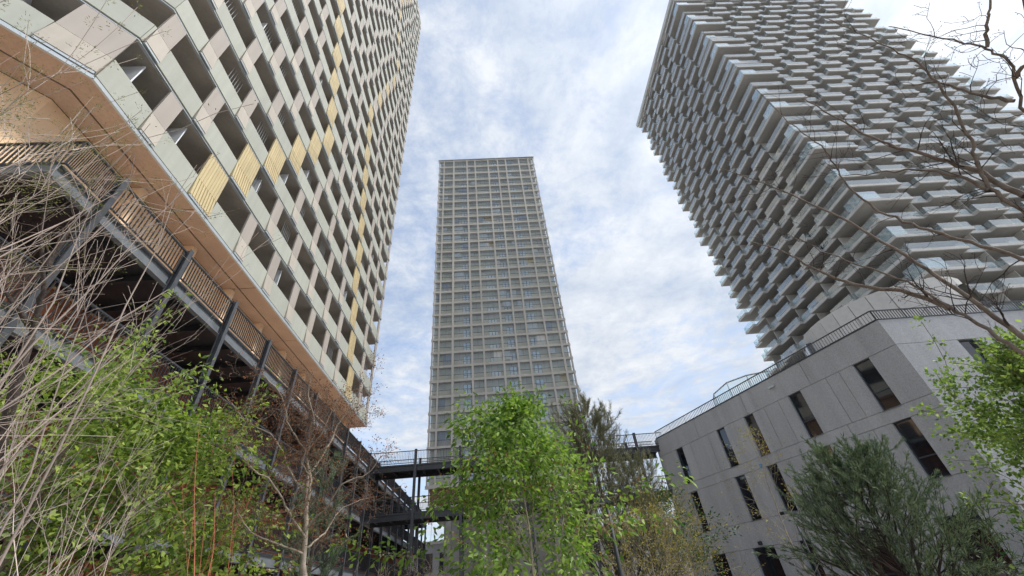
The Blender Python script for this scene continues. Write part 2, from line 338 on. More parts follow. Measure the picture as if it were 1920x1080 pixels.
# gold panels are corrugated: their own meshes with ribs
def ribbed(wedge):
    b = MB(); n = 9
    for i in range(n):
        x0, x1 = -.5 + i / n, -.5 + (i + .62) / n; x2 = -.5 + (i + 1) / n
        yb, yt = (-.5, .05) if wedge else (-.5, -.5)
        b.hexa([(x0, yb, -.5), (x1, yb, -.5), (x1, .5, -.5), (x0, .5, -.5), (x0, yt, .5), (x1, yt, .5), (x1, .5, .5), (x0, .5, .5)])
        e = .2
        b.hexa([(x1, yb + e, -.5), (x2, yb + e, -.5), (x2, .5, -.5), (x1, .5, -.5), (x1, yt + e, .5), (x2, yt + e, .5), (x2, .5, .5), (x1, .5, .5)])
    return b.mesh('ribbed', M['gold'])
WEDGE['gold'] = ribbed(True); RIBUP = ribbed(False)
jobs = {'parapet_panel': [], 'lower_panel': [], 'upper_panel': [], 'edge_trim': [], 'divider': []}
PH = 1.2
for r in range(NROW):
    z = Z0 + r * ST; sol = row_solids(r)
    for (a, b, gold) in sol:
        F = FA if (a + b) / 2 > 0 else FB
        jobs['lower_panel'].append((F, a + .015, b - .015, -0.11, 0.08, z + .10, z + PH, 'gold' if gold else 'cream', WEDGE['gold' if gold else 'cream']))
        jobs['upper_panel'].append((F, a + .02, b - .02, -0.01, 0.08, z + PH + .004, z + ST - .13, 'gold' if gold else 'cream_shade', RIBUP if gold else None))
        jobs['edge_trim'].append((F, a + .03, b - .03, -0.09, 0.06, z - .02, z + .095, 'trim', None))
    ends = [UB0] + [v for s in sol for v in s[:2]] + [UE]
    for i in range(0, len(ends), 2):
        a, b = ends[i], ends[i + 1]
        if b - a < 0.1: continue
        for (c, d, F) in (((a, min(b, 0), FB), (max(a, 0), b, FA)) if a < 0 < b else ((a, b, FA if a >= 0 else FB),)):
            if d - c < 0.05: continue
            jobs['parapet_panel'].append((F, c + .012, d - .012, 0.0, 0.07, z + .06, z + PH + .05, 'sage', None))
        if rnd.random() < 0.13:
            F = FA if (a + b) / 2 > 0 else FB; u = a + (b - a) * rnd.uniform(.35, .65)
            jobs['divider'].append((F, u, u + .05, 0.3, BDEP, z + .16, z + ST - .2, 'divider', None))
rods = []
for r in range(8):
    z = Z0 + r * ST; sol = row_solids(r)
    for (a, b, g_), (c, d, h_) in zip(sol[:-1], sol[1:]):
        if a < 0 or rnd.random() > .5 or c - b < 1.2: continue
        u0 = b + .15 if rnd.random() < .5 else (b + c) / 2; mb = MB()
        for i in range(6): FA.add(mb, u0 + i * .17, u0 + i * .17 + .018, .35, .368, z + .1, z + ST - .14)
        mb.build('privacy_rods', M['trim'], tower)
for name, js in jobs.items():
    js.sort(key=lambda j: LT.show(j[0].P((j[1] + j[2]) / 2, 0, (j[5] + j[6]) / 2)))
    rest = {}
    for i, (F, a, b, d0, d1, z0, z1, m, me) in enumerate(js):
        if i < 299: F.piece(name, M[m], tower, a, b, d0, d1, z0, z1, mesh=me)
        else: F.add(rest.setdefault(m, MB()), a, b, d0, d1, z0, z1)
    for m, mb in rest.items(): mb.build(name, M[m], tower, kind='stuff')
TDEP = 21.0
def inset(d, e=0.0):     # tower outline pulled in by d (polygon in local axes): corner, right end, back, far left end
    k = d * math.tan(R(40.1) / 2)
    fb = FB.P(UB0, d, 0)
    return [(fb[0], fb[1]), (k, d), (UE - d, d), (UE - d, TDEP), (fb[0] + 1.0, TDEP)]
for r in range(NROW + 1):
    z = Z0 + r * ST; b = MB(); b.prism(inset(0.09), z - 0.12, z + 0.055); b.build('balcony_slab', M['balc'], tower)
for r in range(NROW):
    z = Z0 + r * ST; b = MB(); b.prism(inset(-0.012), z - 0.115, z - 0.075); b.build('slab_edge', M['trim'], tower)
b = MB(); b.prism(inset(BDEP), Z0 + .06, Z0 + NROW * ST - .125); b.build('core_wall', M['core'], tower)
wj = []
for r in range(NROW):
    z = Z0 + r * ST
    for i in range(8): wj.append((FA, 1.6 + i * 3.6, 3.6 + i * 3.6, z + .12, z + 2.45))
    for i in range(4): wj.append((FB, -3.6 - i * 3.6, -1.6 - i * 3.6, z + .12, z + 2.45))
wj.sort(key=lambda j: LT.show(j[0].P(j[1], 0, j[3]))); rest = MB()
for i, (F, a, b_, z0, z1) in enumerate(wj):
    if i < 290: F.piece('window', M['winr'], tower, a, b_, BDEP - .03, BDEP + .05, z0, z1)
    else: F.add(rest, a, b_, BDEP - .03, BDEP + .05, z0, z1)
rest.build('window', M['winr'], tower, kind='stuff')
# open corner at the far right end: parapets and posts on the return face
ret = MB()
for r in range(NROW):
    z = Z0 + r * ST
    for (a, b_, z0, z1) in ((0.1, 6, z + .06, z + PH + .05), (2.6, 3.4, z + PH, z + ST - .13), (6, 6.8, z + .06, z + ST - .13)):
        FC.add(ret, a, b_, 0.0, .07, z0, z1)
ret.build('return_panels', M['sage'], tower)
b = MB(); b.prism(inset(0.05), Z0 + NROW * ST + .06, Z0 + NROW * ST + 1.2); b.build('roof_parapet', M['sage'], tower)
# soffit boards in two strips with a dark groove, warm wall behind
SO = 1.67
for F, ua, ub in ((FA, 0, UE), (FB, UB0, 0)):
    n = 6 if F is FA else 3
    for i in range(n):
        a, c = ua + (ub - ua) * i / n, ua + (ub - ua) * (i + 1) / n
        for d0, d1 in ((0.03, .86), (.93, SO)):
            k0, k1 = d0 * math.tan(R(20.05)), d1 * math.tan(R(20.05))
            a0, a1, c0, c1 = a + .02, a + .02, c - .02, c - .02
            if F is FA and i == 0: a0, a1 = k0, k1
            if F is FB and i == n - 1: c0, c1 = -k0, -k1
            mb = MB(); q = [F.P(a0, d0, 0), F.P(c0, d0, 0), F.P(c1, d1, 0), F.P(a1, d1, 0)]
            mb.prism([p[:2] for p in q], Z0 - .19, Z0 - .125); mb.build('soffit_board', M['soffit'], tower)
b = MB(); b.prism(inset(0.2), Z0 - .122, Z0 - .121 + .0005); b.build('soffit_backing', M['dark'], tower)
for F, ua, ub in ((FA, 0, UE), (FB, UB0, 0)):
    F.piece('soffit_trim', M['trim'], tower, ua, ub, -0.06, 0.025, Z0 - .2, Z0 - .05)

# ------------------------------------------------------------------ podium behind the gallery
podium = thing('podium_building', 'podium with peach upper wall and terracotta ribs under left tower', 'building', TL_LOC, TL_RZ)
def podpoly(d, x1):
    k = d * math.tan(R(20.05)); fb = FB.P(UB0, d, 0)
    return [(fb[0], fb[1]), (k, d), (x1, d), (x1, 16), (fb[0] + 1, 16)]
b = MB(); b.prism(podpoly(SO + .02, UE - 1.0), 10.9, Z0 - .2); b.build('upper_wall', M['peach'], podium)
b = MB(); b.prism(podpoly(SO + .3, 62.0), 0, 10.89); b.build('lower_wall', M['terrad'], podium)
rib = MB()
for z0, z1 in ((.2, 3.9), (4.3, 7.1), (7.6, 10.4)):
    for F, u0, u1 in ((FA, 1.0, 34.0), (FB, -16, -1.0)):
        u = u0
        while u < u1:
            if (u // 2.6) % 4 != 2: F.add(rib, u, u + .13, SO + .16, SO + .29, z0, z1)
            u += .2
rib.build('ribbed_cladding', M['terra'], podium, kind='stuff')
for i in range(9):
    FA.piece('upper_door', M['win'], podium, 2.2 + i * 3.3, 3.3 + i * 3.3, SO - .02, SO + .06, 10.96, 13.1)
    FA.piece('wall_pier', M['peach'], podium, 4.2 + i * 3.3, 4.5 + i * 3.3, SO - .45, SO + .01, 10.96, Z0 - .2)

# ------------------------------------------------------------------ black steel gallery in front of the podium
gal = thing('steel_gallery', 'black steel access gallery with railings below left tower', 'gallery', TL_LOC, TL_RZ)
GY = -2.0; GX0 = -.1; GE = 60.0
DECKS = (10.95, 7.52, 4.1)
def rail_mesh(w, h=1.05):
    b = MB(); n = int(w / .125)
    b.box(0, w, -.03, .03, h - .05, h); b.box(0, w, -.02, .02, .08, .12)
    for i in range(n + 1):
        x = .02 + i * (w - .04) / n; b.box(x - .007, x + .007, -.02, .02, .12, h - .05)
    return b
RAIL3 = rail_mesh(3.0).mesh('railing', M['steel'])
def rail(F, u, d, z, parent, me=None, sx=1.0):
    o = link('railing', me or RAIL3, parent); o.location = F.P(u, d, z); o.rotation_euler = (0, 0, F.a); o.scale = (sx, 1, 1); return o
FE_ = Face((GX0, GY), R(90))                     # the near end of the gallery, square to its front
def hpost(x, y, rz=0.0):
    b = MB()      # H-section post
    b.box(-.1, .1, -.11, -.085, 0, 12.05); b.box(-.1, .1, .085, .11, 0, 12.05); b.box(-.012, .012, -.085, .085, 0, 12.05)
    o = b.build('post', M['steelm'], gal); o.location = (x, y, 0); o.scale = (.8, .9, 1); o.rotation_euler = (0, 0, rz)
xs = [7.13 + 3.0 * k for k in range(-2, 18)]
for x in xs: hpost(x, GY - .02)
for zd in DECKS:
    b = MB(); b.box(GX0, GE, GY + .05, SO + .15, zd - .06, zd); b.build('deck', M['steel'], gal)
    b = MB(); b.box(GX0 + .05, GE, GY + .12, SO + .14, zd + .004, zd + .03); b.build('bounce_slab', M['bounce'], gal)  # pale slab added to bounce light onto the walls behind
    for F, u0, u1, d in ((FA, GX0, GE, GY), (FE_, .0, SO + 2.1, -.06)):
        mb = MB()
        F.add(mb, u0, u1, d + .13, d + .16, zd - .43, zd - .065)
        F.add(mb, u0, u1, d + .06, d + .23, zd - .46, zd - .431); F.add(mb, u0, u1, d + .06, d + .23, zd - .064, zd - .061)
        mb.build('edge_beam', M['steelg'], gal)
    x = 1.0
    while x < GE:
        FA.piece('joist', M['steel'], gal, x - .04, x + .04, GY + .24, SO + .1, zd - .3, zd - .062); x += 1.5
    rail(FA, GX0, GY + .05, zd, gal, sx=(xs[0] - GX0) / 3.0)
    for x in xs:
        if x + 3 < GE and not (25.5 < x < 27.9 and zd > 5): rail(FA, x, GY + .05, zd, gal)
    o = rail(FE_, 0.05, 0.0, zd, gal, sx=1.2)

# ------------------------------------------------------------------ bridges to the grey block
B0, B1 = np.array([-12.96, 33.57]), np.array([11.55, 36.3])
bang = math.atan2(B1[1] - B0[1], B1[0] - B0[0]); BL = float(np.linalg.norm(B1 - B0))
def bridge(zd, label, bottom):
    t = thing('walkway_bridge', label, 'bridge', (B0[0], B0[1], 0), bang, 'walkway bridges')
    W = 2.4
    piece('deck', M['steel'], t, 0, BL, 0, W, zd - .1, zd)
    for y in (0.02, W - .16):
        b = MB(); b.box(0, BL, y + .05, y + .09, zd - .46, zd - .1); b.box(0, BL, y, y + .14, zd - .49, zd - .462); b.box(0, BL, y, y + .14, zd - .13, zd - .101)
        b.build('edge_beam', M['steel'], t)
    x = .6
    while x < BL - .2:
        piece('cross_beam', M['steel'], t, x - .05, x + .05, .17, W - .17, zd - .36, zd - .105); x += 1.2
    n = int(BL / 3.0); w = BL / n
    me = rail_mesh(w).mesh('railing', M['steel'])
    for i in range(n):
        for y in (.0, W):
            o = link('railing', me, t); o.location = (i * w, y, zd)
    if bottom:
        for xk in (3.66, 7.26, 12.6, 17.2, 22.2):
            for y in (-.12, W + .12):
                piece('post', M['steel'], t, xk - .1, xk + .1, y - .1, y + .1, 0, 12.08)
    return t
bridge(10.97, 'upper black steel footbridge between gallery and grey block', True)
bridge(7.5, 'lower black steel footbridge under the upper one', False)

# ------------------------------------------------------------------ tower in the middle
MT_LOC = (-16.29, 65.75, 0); MT_RZ = R(4.45)
mt = thing('glazed_tower', 'slender beige gridded tower with glazed loggias in the middle', 'tower', MT_LOC, MT_RZ)
MS, MR, MZ0 = 2.865, 29, 16.1
edges = [(0.0, .22), (1.2, 1.5), (3.76, 4.18), (7.42, 7.8), (9.64, 9.98), (13.23, 13.61), (15.9, 16.24), (18.13, 18.51), (21.82, 22.17), (24.45, 24.84), (25.9, 26.14)]
MTOP = MZ0 + MS * MR
for a, b_ in edges: piece('pilaster', M['concb'], mt, a, b_, -.05, .45, MZ0, MTOP + .3)
for r in range(MR + 1):
    z = MZ0 + r * MS
    b = MB(); b.box(-.12, 26.26, -.01, .4, z - .22, z + .22); b.box(.3, 25.8, .4, 1.0, z - .12, z + .1); b.build('floor_beam', M['concb'], mt)
piece('cornice', M['trim'], mt, -.25, 26.4, -.25, 1.0, MTOP + .3, MTOP + .42)
piece('core_wall', M['loggia'], mt, .35, 25.79, 1.0, 18.0, MZ0, MTOP + .2)
rr = random.Random(5)
for r in range(MR):
    z0, z1 = MZ0 + r * MS + .22, MZ0 + (r + 1) * MS - .22
    for c in range(10):
        a, b_ = edges[c][1], edges[c + 1][0]
        zt = z0 + .98
        g_ = MB(); op = rr.random() < .035 and b_ - a > 1.6
        g_.box(a + .01, (a + b_) / 2 if op else b_ - .01, .22, .235, zt + .03, z1)
        if rr.random() < .2:        # a drawn curtain or blind behind the glass
            w_ = (b_ - a) * rr.uniform(.25, .8); x_ = a + .05 if rr.random() < .5 else b_ - .05 - w_
            piece('curtain', M['curtain'] if rr.random() < .6 else M['curtain2'], mt, x_, x_ + w_, .5, .53, z0 + .02 + (rr.uniform(.3, 1.2) if rr.random() < .4 else 0), z1 - .02)
        up = g_.build('glass_pane', M['gpane'], mt)
        g_ = MB(); g_.box(a + .01, b_ - .01, .18, .195, z0, zt - .02); g_.build('lower_glass', M['gpane2'], up)
        g_ = MB(); g_.box(a, b_, .16, .24, zt - .019, zt + .029)
        if b_ - a > 1.6:
            n = 2 if b_ - a < 2.8 else 3
            for i in range(1, n): x = a + (b_ - a) * i / n; g_.box(x - .012, x + .012, .2, .25, zt + .03, z1)
        g_.build('glazing_bar', M['wframe'], up)
        # windows on the loggia back wall, two by two panes
        if c in (2, 4, 5, 7):
            wx = {2: .52, 4: .30, 5: .34, 7: .12}[c] * (b_ - a) + a; ww = {2: 1.35, 4: 1.9, 5: 1.35, 7: 1.45}[c]
            zt1 = z0 + (1.35 if c == 4 else 2.1)
            f_ = MB(); f_.box(wx, wx + ww, 0.93, .995, z0 - .05, zt1); f_ = f_.build('window', M['wframe'], mt)
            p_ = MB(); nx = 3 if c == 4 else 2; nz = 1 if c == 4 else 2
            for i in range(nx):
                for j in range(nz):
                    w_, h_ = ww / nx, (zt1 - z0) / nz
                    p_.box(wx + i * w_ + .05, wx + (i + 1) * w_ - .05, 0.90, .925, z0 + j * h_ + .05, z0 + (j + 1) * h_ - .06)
            p_.build('pane', M['pane_sky'], f_)
# end returns, so the corners read as solid bays
for x0, x1 in ((.02, .34), (25.8, 26.12)):
    piece('end_wall', M['concb'], mt, x0, x1, 2.3, 18.0, MZ0, MTOP + .2)
# timber slatted band under the first floor, recessed base
piece('timber_backing', M['reveal'], mt, .5, 25.6, .9, 17, MZ0 - 2.6, MZ0 - .23)
for i in range(128):
    x = .35 + i * .2; piece('timber_slat', M['wood'], mt, x, x + .11, .55, .85, MZ0 - 2.45, MZ0 - .24)
piece('band_beam', M['concb'], mt, .1, 26.0, .3, 17, MZ0 - 2.95, MZ0 - 2.6)
piece('base_wall', M['core'], mt, 2.5, 24, 3.0, 16, 0, MZ0 - 2.95)
for x in (3.0, 8.2, 13.4, 18.6, 23.2): piece('base_column', M['core'], mt, x, x + .8, .9, 1.7, 0, MZ0 - 2.95)

hall = thing('low_hall', 'low grey concrete hall behind the footbridges', 'building', (-40, 86, 0), MT_RZ)
piece('wall', M['rwall'], hall, 0, 95, 0, 20, 0, 11.0)
for i in range(24): piece('window', M['winr'], hall, 2 + i * 3.9, 4.6 + i * 3.9, -.04, .05, 6.6, 9.6)
piece('roof_edge', M['concb'], hall, -.3, 95.3, -.3, 20.3, 11.0, 11.5)

# ------------------------------------------------------------------ tower on the right: stepped balconies
RT_LOC = (48.1, 38.9, 0); RT_RZ = R(4.0)
LR = Local(RT_LOC, RT_RZ)
rt = thing('balcony_tower', 'huge tower at right with stepped concrete balconies and glass rails', 'tower', RT_LOC, RT_RZ)
RW, RLN, FH, FLO, FHI = 41.5, 31.8, 3.0, 7, 38      # right face along +x, left face along +y
DO, DI = 1.05, 0.25                                   # balcony fronts outside / inside the measured plane
WALL = 2.0
def segs(k, L, first):
    """(start, end, depth) along a face, seen from the near corner"""
    out = []; P = 6.9
    if k in (1, 2):
        a = 0.0; e = 5.9 + (.4 if k == 2 else 0); out.append((0.0, e, DO)); x = e
        while x < L:
            out.append((x, min(x + 2.7, L), DI)); x += 2.7
            if x < L: out.append((x, min(x + 4.2, L), DO)); x += 4.2
    else:
        e = 5.4 + (.3 if k == 0 else 0); out.append((0.0, e, .35)); x = e
        while x < L:
            out.append((x, min(x + 4.1, L), DO if first else DO - .05)); x += 4.1
            if x < L: out.append((x, min(x + 2.8, L), DI)); x += 2.8
    if L - out[-1][0] < 1.4 and len(out) > 1:
        out[-2] = (out[-2][0], L, out[-2][2]); out.pop()
    return out
bal = []; gls = []; dv = []; rw = []
for f in range(FLO, FHI + 1):
    z = f * FH; k = f % 4
    sx, sy = segs(k, RW, True), segs(k if k != 0 else 3, RLN, False)
    # outline, counter-clockwise: right face along +x at y=-d, then back, then left face coming down at x=-d
    right = []
    for (a, b_, d) in sx: right += [(a, -d), (b_, -d)]
    left = []
    for (a, b_, d) in sy: left += [(-d, a), (-d, b_)]
    dx0, dy0 = sx[0][2], sy[0][2]
    right[0] = (-dy0, -dx0); left[0] = (-dy0, -dx0)
    re = (.9, .55, .75, .6)[k]    # how far the end balconies reach past the side walls
    right[-1] = (RW + re, right[-1][1]); left[-1] = (left[-1][0], RLN + re)
    poly = right + [(RW + re, RLN + re)] + left[::-1][:-1]
    clean = [poly[0]]
    for p in poly[1:]:
        if abs(p[0] - clean[-1][0]) + abs(p[1] - clean[-1][1]) > 1e-4: clean.append(p)
    b = MB(); b.prism(clean, z - .24, z); b.build('floor_slab', M['conc_shade'], rt)
    # fronts and glass, one per straight run
    run = [((right[i], right[i + 1])) for i in range(len(right) - 1)] + [((left[i + 1], left[i])) for i in range(len(left) - 1)]
    run += [((right[-1]), (RW + re, 6.0)), ((6.0, RLN + re), left[-1])]
    for (p, q) in run:
        ln = math.hypot(q[0] - p[0], q[1] - p[1])
        if ln < .05: continue
        bal.append((p, q, ln, z)); gls.append((p, q, ln, z))
    for (a, b_, d) in sx[1:]:
        dv.append((a, a + .06, -d + .3 if d > DI else -.6, WALL, z)); rw.append(('r', a + .5, min(a + 2.3, RW - 3.5), z))
    for (a, b_, d) in sy[1:]:
        dv.append(('y', a, -d + .3 if d > DI else -.6, WALL, z)); rw.append(('l', a + .5, min(a + 2.3, RLN - 3.5), z))
def runbox(mb, p, q, th, z0, z1, inn=0.0, over=0.0):
    t = ((q[0] - p[0]), (q[1] - p[1])); l = math.hypot(*t); t = (t[0] / l, t[1] / l); n = (-t[1], t[0])
    mb.obox(p, t, n, -over, l + over, inn, inn + th, z0, z1)
def runpiece(name, m, p, q, th, z0, z1, inn=0.0, over=0.0):
    a = math.atan2(q[1] - p[1], q[0] - p[0]); F = Face(p, a); l = math.hypot(q[0] - p[0], q[1] - p[1])
    return F.piece(name, m, rt, -over, l + over, inn, inn + th, z0, z1)
def emit(name, jobs, m, th, za, zb, inn, over=0.0):
    jobs.sort(key=lambda j: (LR.show((j[0][0], j[0][1], j[3]))[0], -j[2] / LR.show((j[0][0], j[0][1], j[3]))[1])); rest = MB()
    for i, (p, q, ln, z) in enumerate(jobs):
        if i < 298: runpiece(name, m, p, q, th, z + za, z + zb, inn, over)
        else: runbox(rest, p, q, th, z + za, z + zb, inn, over)
    if rest.v: rest.build(name, m, rt, kind='stuff')
emit('balcony_front', bal, M['concr'], .16, -.25, .15, -.012)
emit('glass_rail', gls, M['gbal'], .02, .151, 1.1, .06, -.05)
for f in range(FLO, FHI + 1):
    if f % 2 == 0: continue
    k = f % 4; d = DO if k in (1, 2) else .35; z = f * FH
    for (p, q) in (((-d + .05, -d + .05), (1.7, -d + .05)), ((-d + .05, 1.5), (-d + .05, -d + .05))):
        runpiece('corner_screen', M['gcorner'], p, q, .02, z + .155, z + 1.7, .03)
b = MB(); b.box(WALL, RW - 3.4, WALL, RLN - 3.4, 0, FHI * FH - .3); b.build('rear_wall', M['rwall'], rt)
b = MB(); b.box(-1.35, RW + 1.2, -1.35, RLN + 1.2, FHI * FH + .9, FHI * FH + 2.2); b.build('roof_parapet', M['concr'], rt)
b = MB(); b.box(-.6, RW + .5, -.6, RLN + .5, FHI * FH + .01, FHI * FH + .895); b.build('roof_storey', M['rwall'], rt)
rest = MB(); n = 0
rw.sort(key=lambda j: LR.show((j[1], 0, j[3]) if j[0] == 'r' else (0, j[1], j[3])))
for (k, a, b_, z) in rw:
    if b_ < a + .3: continue
    bx = (a, b_, WALL - .05, WALL + .02) if k == 'r' else (WALL - .05, WALL + .02, a, b_)
    if n < 298: piece('window', M['winr'], rt, *bx, z + .02, z + 2.35); n += 1
    else: rest.box(*bx, z + .02, z + 2.35)
rest.build('window', M['winr'], rt, kind='stuff')
rest = MB()
for i, j in enumerate(sorted(dv, key=lambda j: j[4])):      # balcony partitions, seen on the lower floors
    if j[4] > 66: break
    if i % 2: continue
    bx = (j[2] + .5, j[3], j[1] + .3, j[1] + .36) if j[0] == 'y' else (j[0] + .3, j[1] + .3, j[2] + .5, j[3])
    if i < 560: piece('screen', M['concr'], rt, *bx, j[4] + .01, j[4] + 2.7)

# ------------------------------------------------------------------ rounded drum in front of it
def drum():
    c = polar(45.0, 46.0); t = thing('rounded_pavilion', 'curved beige concrete drum at foot of balcony tower', 'building', (c[0], c[1], 0), R(-43))
    rx, ry, zt = 6.0, 5.0, 19.0
    n = 28; A = [2 * math.pi * i / n for i in range(n)]
    for i in range(n):
        a0, a1 = A[i] + .004, A[i] + 2 * math.pi / n - .004
        for za, zb in ((0.2, 12.0), (12.03, zt)):
            q = [(rx * math.cos(a0), ry * math.sin(a0)), (rx * math.cos(a1), ry * math.sin(a1)), ((rx - .3) * math.cos(a1), (ry - .3) * math.sin(a1)), ((rx - .3) * math.cos(a0), (ry - .3) * math.sin(a0))]
            b = MB(); b.prism(q, za, zb); b.build('wall_panel', M['concr'], t)
    b = MB(); b.prism([((rx - .31) * math.cos(a), (ry - .31) * math.sin(a)) for a in A], 0, zt - .1); b.build('inner_wall', M['rwall'], t)
    for a in (math.radians(195), math.radians(345)):
        x, y = rx * math.cos(a), ry * math.sin(a)
        o = piece('opening', M['win'], t, -1.1, 1.1, -.25, .25, 16.2, 17.9); o.location = (x, y, 17.2); o.rotation_euler = (0, 0, a + math.pi / 2)
drum()

# ------------------------------------------------------------------ grey block
GB_LOC = (18.84, 18.92, 0); H = 11.5
gb = thing('grey_block', 'speckled grey concrete block with tall narrow windows at right', 'building', GB_LOC, 0)
GL = Face((0, 0), R(114.15) + math.pi)     # along the left face; u = -s from the corner, d into the building
GR = Face((0, 0), R(4.5))
assert GL.n[0] > 0
SLN, SRN = 19.2, 16.0
wl_top = [(16.45, 17.3), (11.88, 12.68), (9.25, 10.05), (5.58, 6.47), (1.4, 2.3)]
wl_mid = [(16.42, 17.25), (11.78, 12.68), (9.2, 10.0), (5.6, 6.45), (1.39, 2.27)]
wl_gr = [(15.79, 17.27), (11.77, 13.41), (9.3, 10.05), (5.4, 7.2), (1.4, 3.0)]
jt_top = [15.52, 13.55, 8.3, 7.2, 3.9, 3.1]
jt_mid = [15.3, 13.6, 8.3, 7.3, 4.2, 3.2]
def facade(F, sgn, L, bands, parent):
    """bands: (z0, z1, windows, joints); u runs away from the corner by sgn"""
    for (z0, z1, wins, joints) in bands:
        cuts = sorted(set([0.0, L] + [v for w in wins for v in w] + list(joints)))
        for a, c in zip(cuts[:-1], cuts[1:]):
            mid = (a + c) / 2
            if any(w[0] - 1e-6 <= mid <= w[1] + 1e-6 for w in wins): continue
            g0 = 0.0 if a == 0.0 or any(abs(a - w[1]) < 1e-6 for w in wins) else .012
            g1 = 0.0 if any(abs(c - w[0]) < 1e-6 for w in wins) else .012
            ua, uc = sorted((sgn * (a + g0), sgn * (c - g1)))
            F.piece('wall_panel', M['grey'], parent, ua, uc, 0.0, .28, z0 + .012, z1 - .008)
        for (a, c) in wins:
            ua, uc = sorted((sgn * a, sgn * c))
            f_ = MB(); e = .055
            F.add(f_, ua, ua + e, .14, .24, z0, z1); F.add(f_, uc - e, uc, .14, .24, z0, z1)
            F.add(f_, ua + e, uc - e, .14, .24, z1 - e, z1); F.add(f_, ua + e, uc - e, .14, .24, z0, z0 + e)
            zt = z0 + (z1 - z0) * .36
            F.add(f_, ua + e, uc - e, .142, .238, zt - .03, zt + .03)
            w = f_.build('window', M['wframe'], parent)
            p = MB(); F.add(p, ua + e, uc - e, .19, .205, z0 + e, zt - .03); p.build('pane', M['win'], w)
            p = MB(); F.add(p, ua + e, uc - e, .185, .20, zt + .03, z1 - e); p.build('pane', M['win'], w)
            s_ = MB(); F.add(s_, ua, uc, -.04, .14, z0 - .03, z0 + .008); s_.build('sill', M['steelg'], w)
bands = [(10.05, H, [], [14.4, 9.6, 4.8]), (7.47, 10.05, wl_top, jt_top), (6.86, 7.47, [], [14.4, 8.9, 4.2]), (4.25, 6.86, wl_mid, jt_mid), (2.85, 4.25, [], [14.0, 9.6, 4.8]), (0.0, 2.85, wl_gr, [14.5, 8.3])]
facade(GL, -1, SLN, bands, gb)
wr = [(3.3, 4.3), (7.6, 8.6), (11.8, 12.8)]
bandr = [(10.05, H, [], [5.8, 11]), (7.6, 10.05, wr, [2.2, 5.9, 10]), (6.86, 7.6, [], [5.8]), (4.25, 6.86, wr, [2.2, 5.9, 10]), (2.85, 4.25, [], [5.5, 11])]
facade(GR, 1, SRN, bandr, gb)
pl, pr, pc = GL.P(-SLN, .285, 0), GR.P(SRN, .285, 0), None
# inner body (offset of both faces)
def offs(d):
    # intersection of both offset lines near the corner
    A = np.array([[GL.t[0], -GR.t[0]], [GL.t[1], -GR.t[1]]]); p0 = np.array(GL.P(0, d, 0)[:2]); q0 = np.array(GR.P(0, d, 0)[:2])
    k = np.linalg.solve(A, q0 - p0); return tuple(p0 + k[0] * np.array(GL.t))
far = (pr[0] - 6.0, pr[1] + 16.0)
ic = offs(.285)
b = MB(); b.prism([pl[:2], ic, pr[:2], far, (pl[0] + 10, pl[1] + 4.5)], 2.9, H - .25); b.build('inner_body', M['rwall'], gb)
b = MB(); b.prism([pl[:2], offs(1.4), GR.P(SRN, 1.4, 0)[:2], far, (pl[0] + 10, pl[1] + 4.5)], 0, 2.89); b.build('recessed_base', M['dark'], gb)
# left return wall, so the block has a far end
FE = Face(GL.P(-SLN, 0, 0)[:2], GL.a + math.pi / 2)
FE2 = Face(GL.P(-SLN, 0, 0)[:2], math.atan2(4.5, 10)); FE2.piece('end_wall', M['grey'], gb, .1, 10, .02, .3, 0.02, H - .01)
def topcap(F, u0, u1):
    F.piece('coping', M['wframe'], gb, u0, u1, -.03, .32, H, H + .05)
topcap(GL, -SLN, -.03); topcap(GR, .03, SRN)
def roof_rail(F, u0, u1):
    b = MB(); z = H + .05; h = .62
    F.add(b, u0, u1, .10, .17, z + h - .05, z + h); F.add(b, u0, u1, .12, .15, z + .05, z + .08)
    n = int((u1 - u0) / .16)
    for i in range(n + 1):
        u = u0 + .01 + i * (u1 - u0 - .03) / n; w = .03 if i % 12 == 0 else .012
        F.add(b, u, u + w, .115, .155, z + .0, z + h - .05)
    return b.build('roof_railing', M['steel'], gb)
roof_rail(GL, -SLN, -.1); roof_rail(GR, .1, SRN)
# fittings on the wall
def fitting(s, z, w, h, d, name, m):
    GL.piece(name, m, gb, -s - w / 2, -s + w / 2, -d, -.003, z - h / 2, z + h / 2)
fitting(7.1, 10.95, .42, .14, .1, 'vent_box', M['trim'])
fitting(16.5, 3.0, .16, .2, .16, 'wall_light', M['steel']); fitting(12.6, 3.05, .2, .2, .16, 'wall_light', M['steel'])
# small pale blue spray squiggle on the joint below the top windows
sq = MB()
pts = [(10.42, 7.02), (10.32, 7.10), (10.2, 7.06), (10.28, 6.96), (10.4, 6.93), (10.3, 6.89)]
for (s0, z0), (s1, z1) in zip(pts[:-1], pts[1:]):
    l = math.hypot(s1 - s0, z1 - z0); nx, nz = -(z1 - z0) / l * .03, (s1 - s0) / l * .03
    q = [GL.P(-(s0 + nx), -.004, z0 + nz), GL.P(-(s1 + nx), -.004, z1 + nz), GL.P(-(s1 - nx), -.004, z1 - nz), GL.P(-(s0 - nx), -.004, z0 - nz)]
    sq.add(q, [(0, 1, 2, 3)])
sq.build('spray_mark', M['blue'], gb)
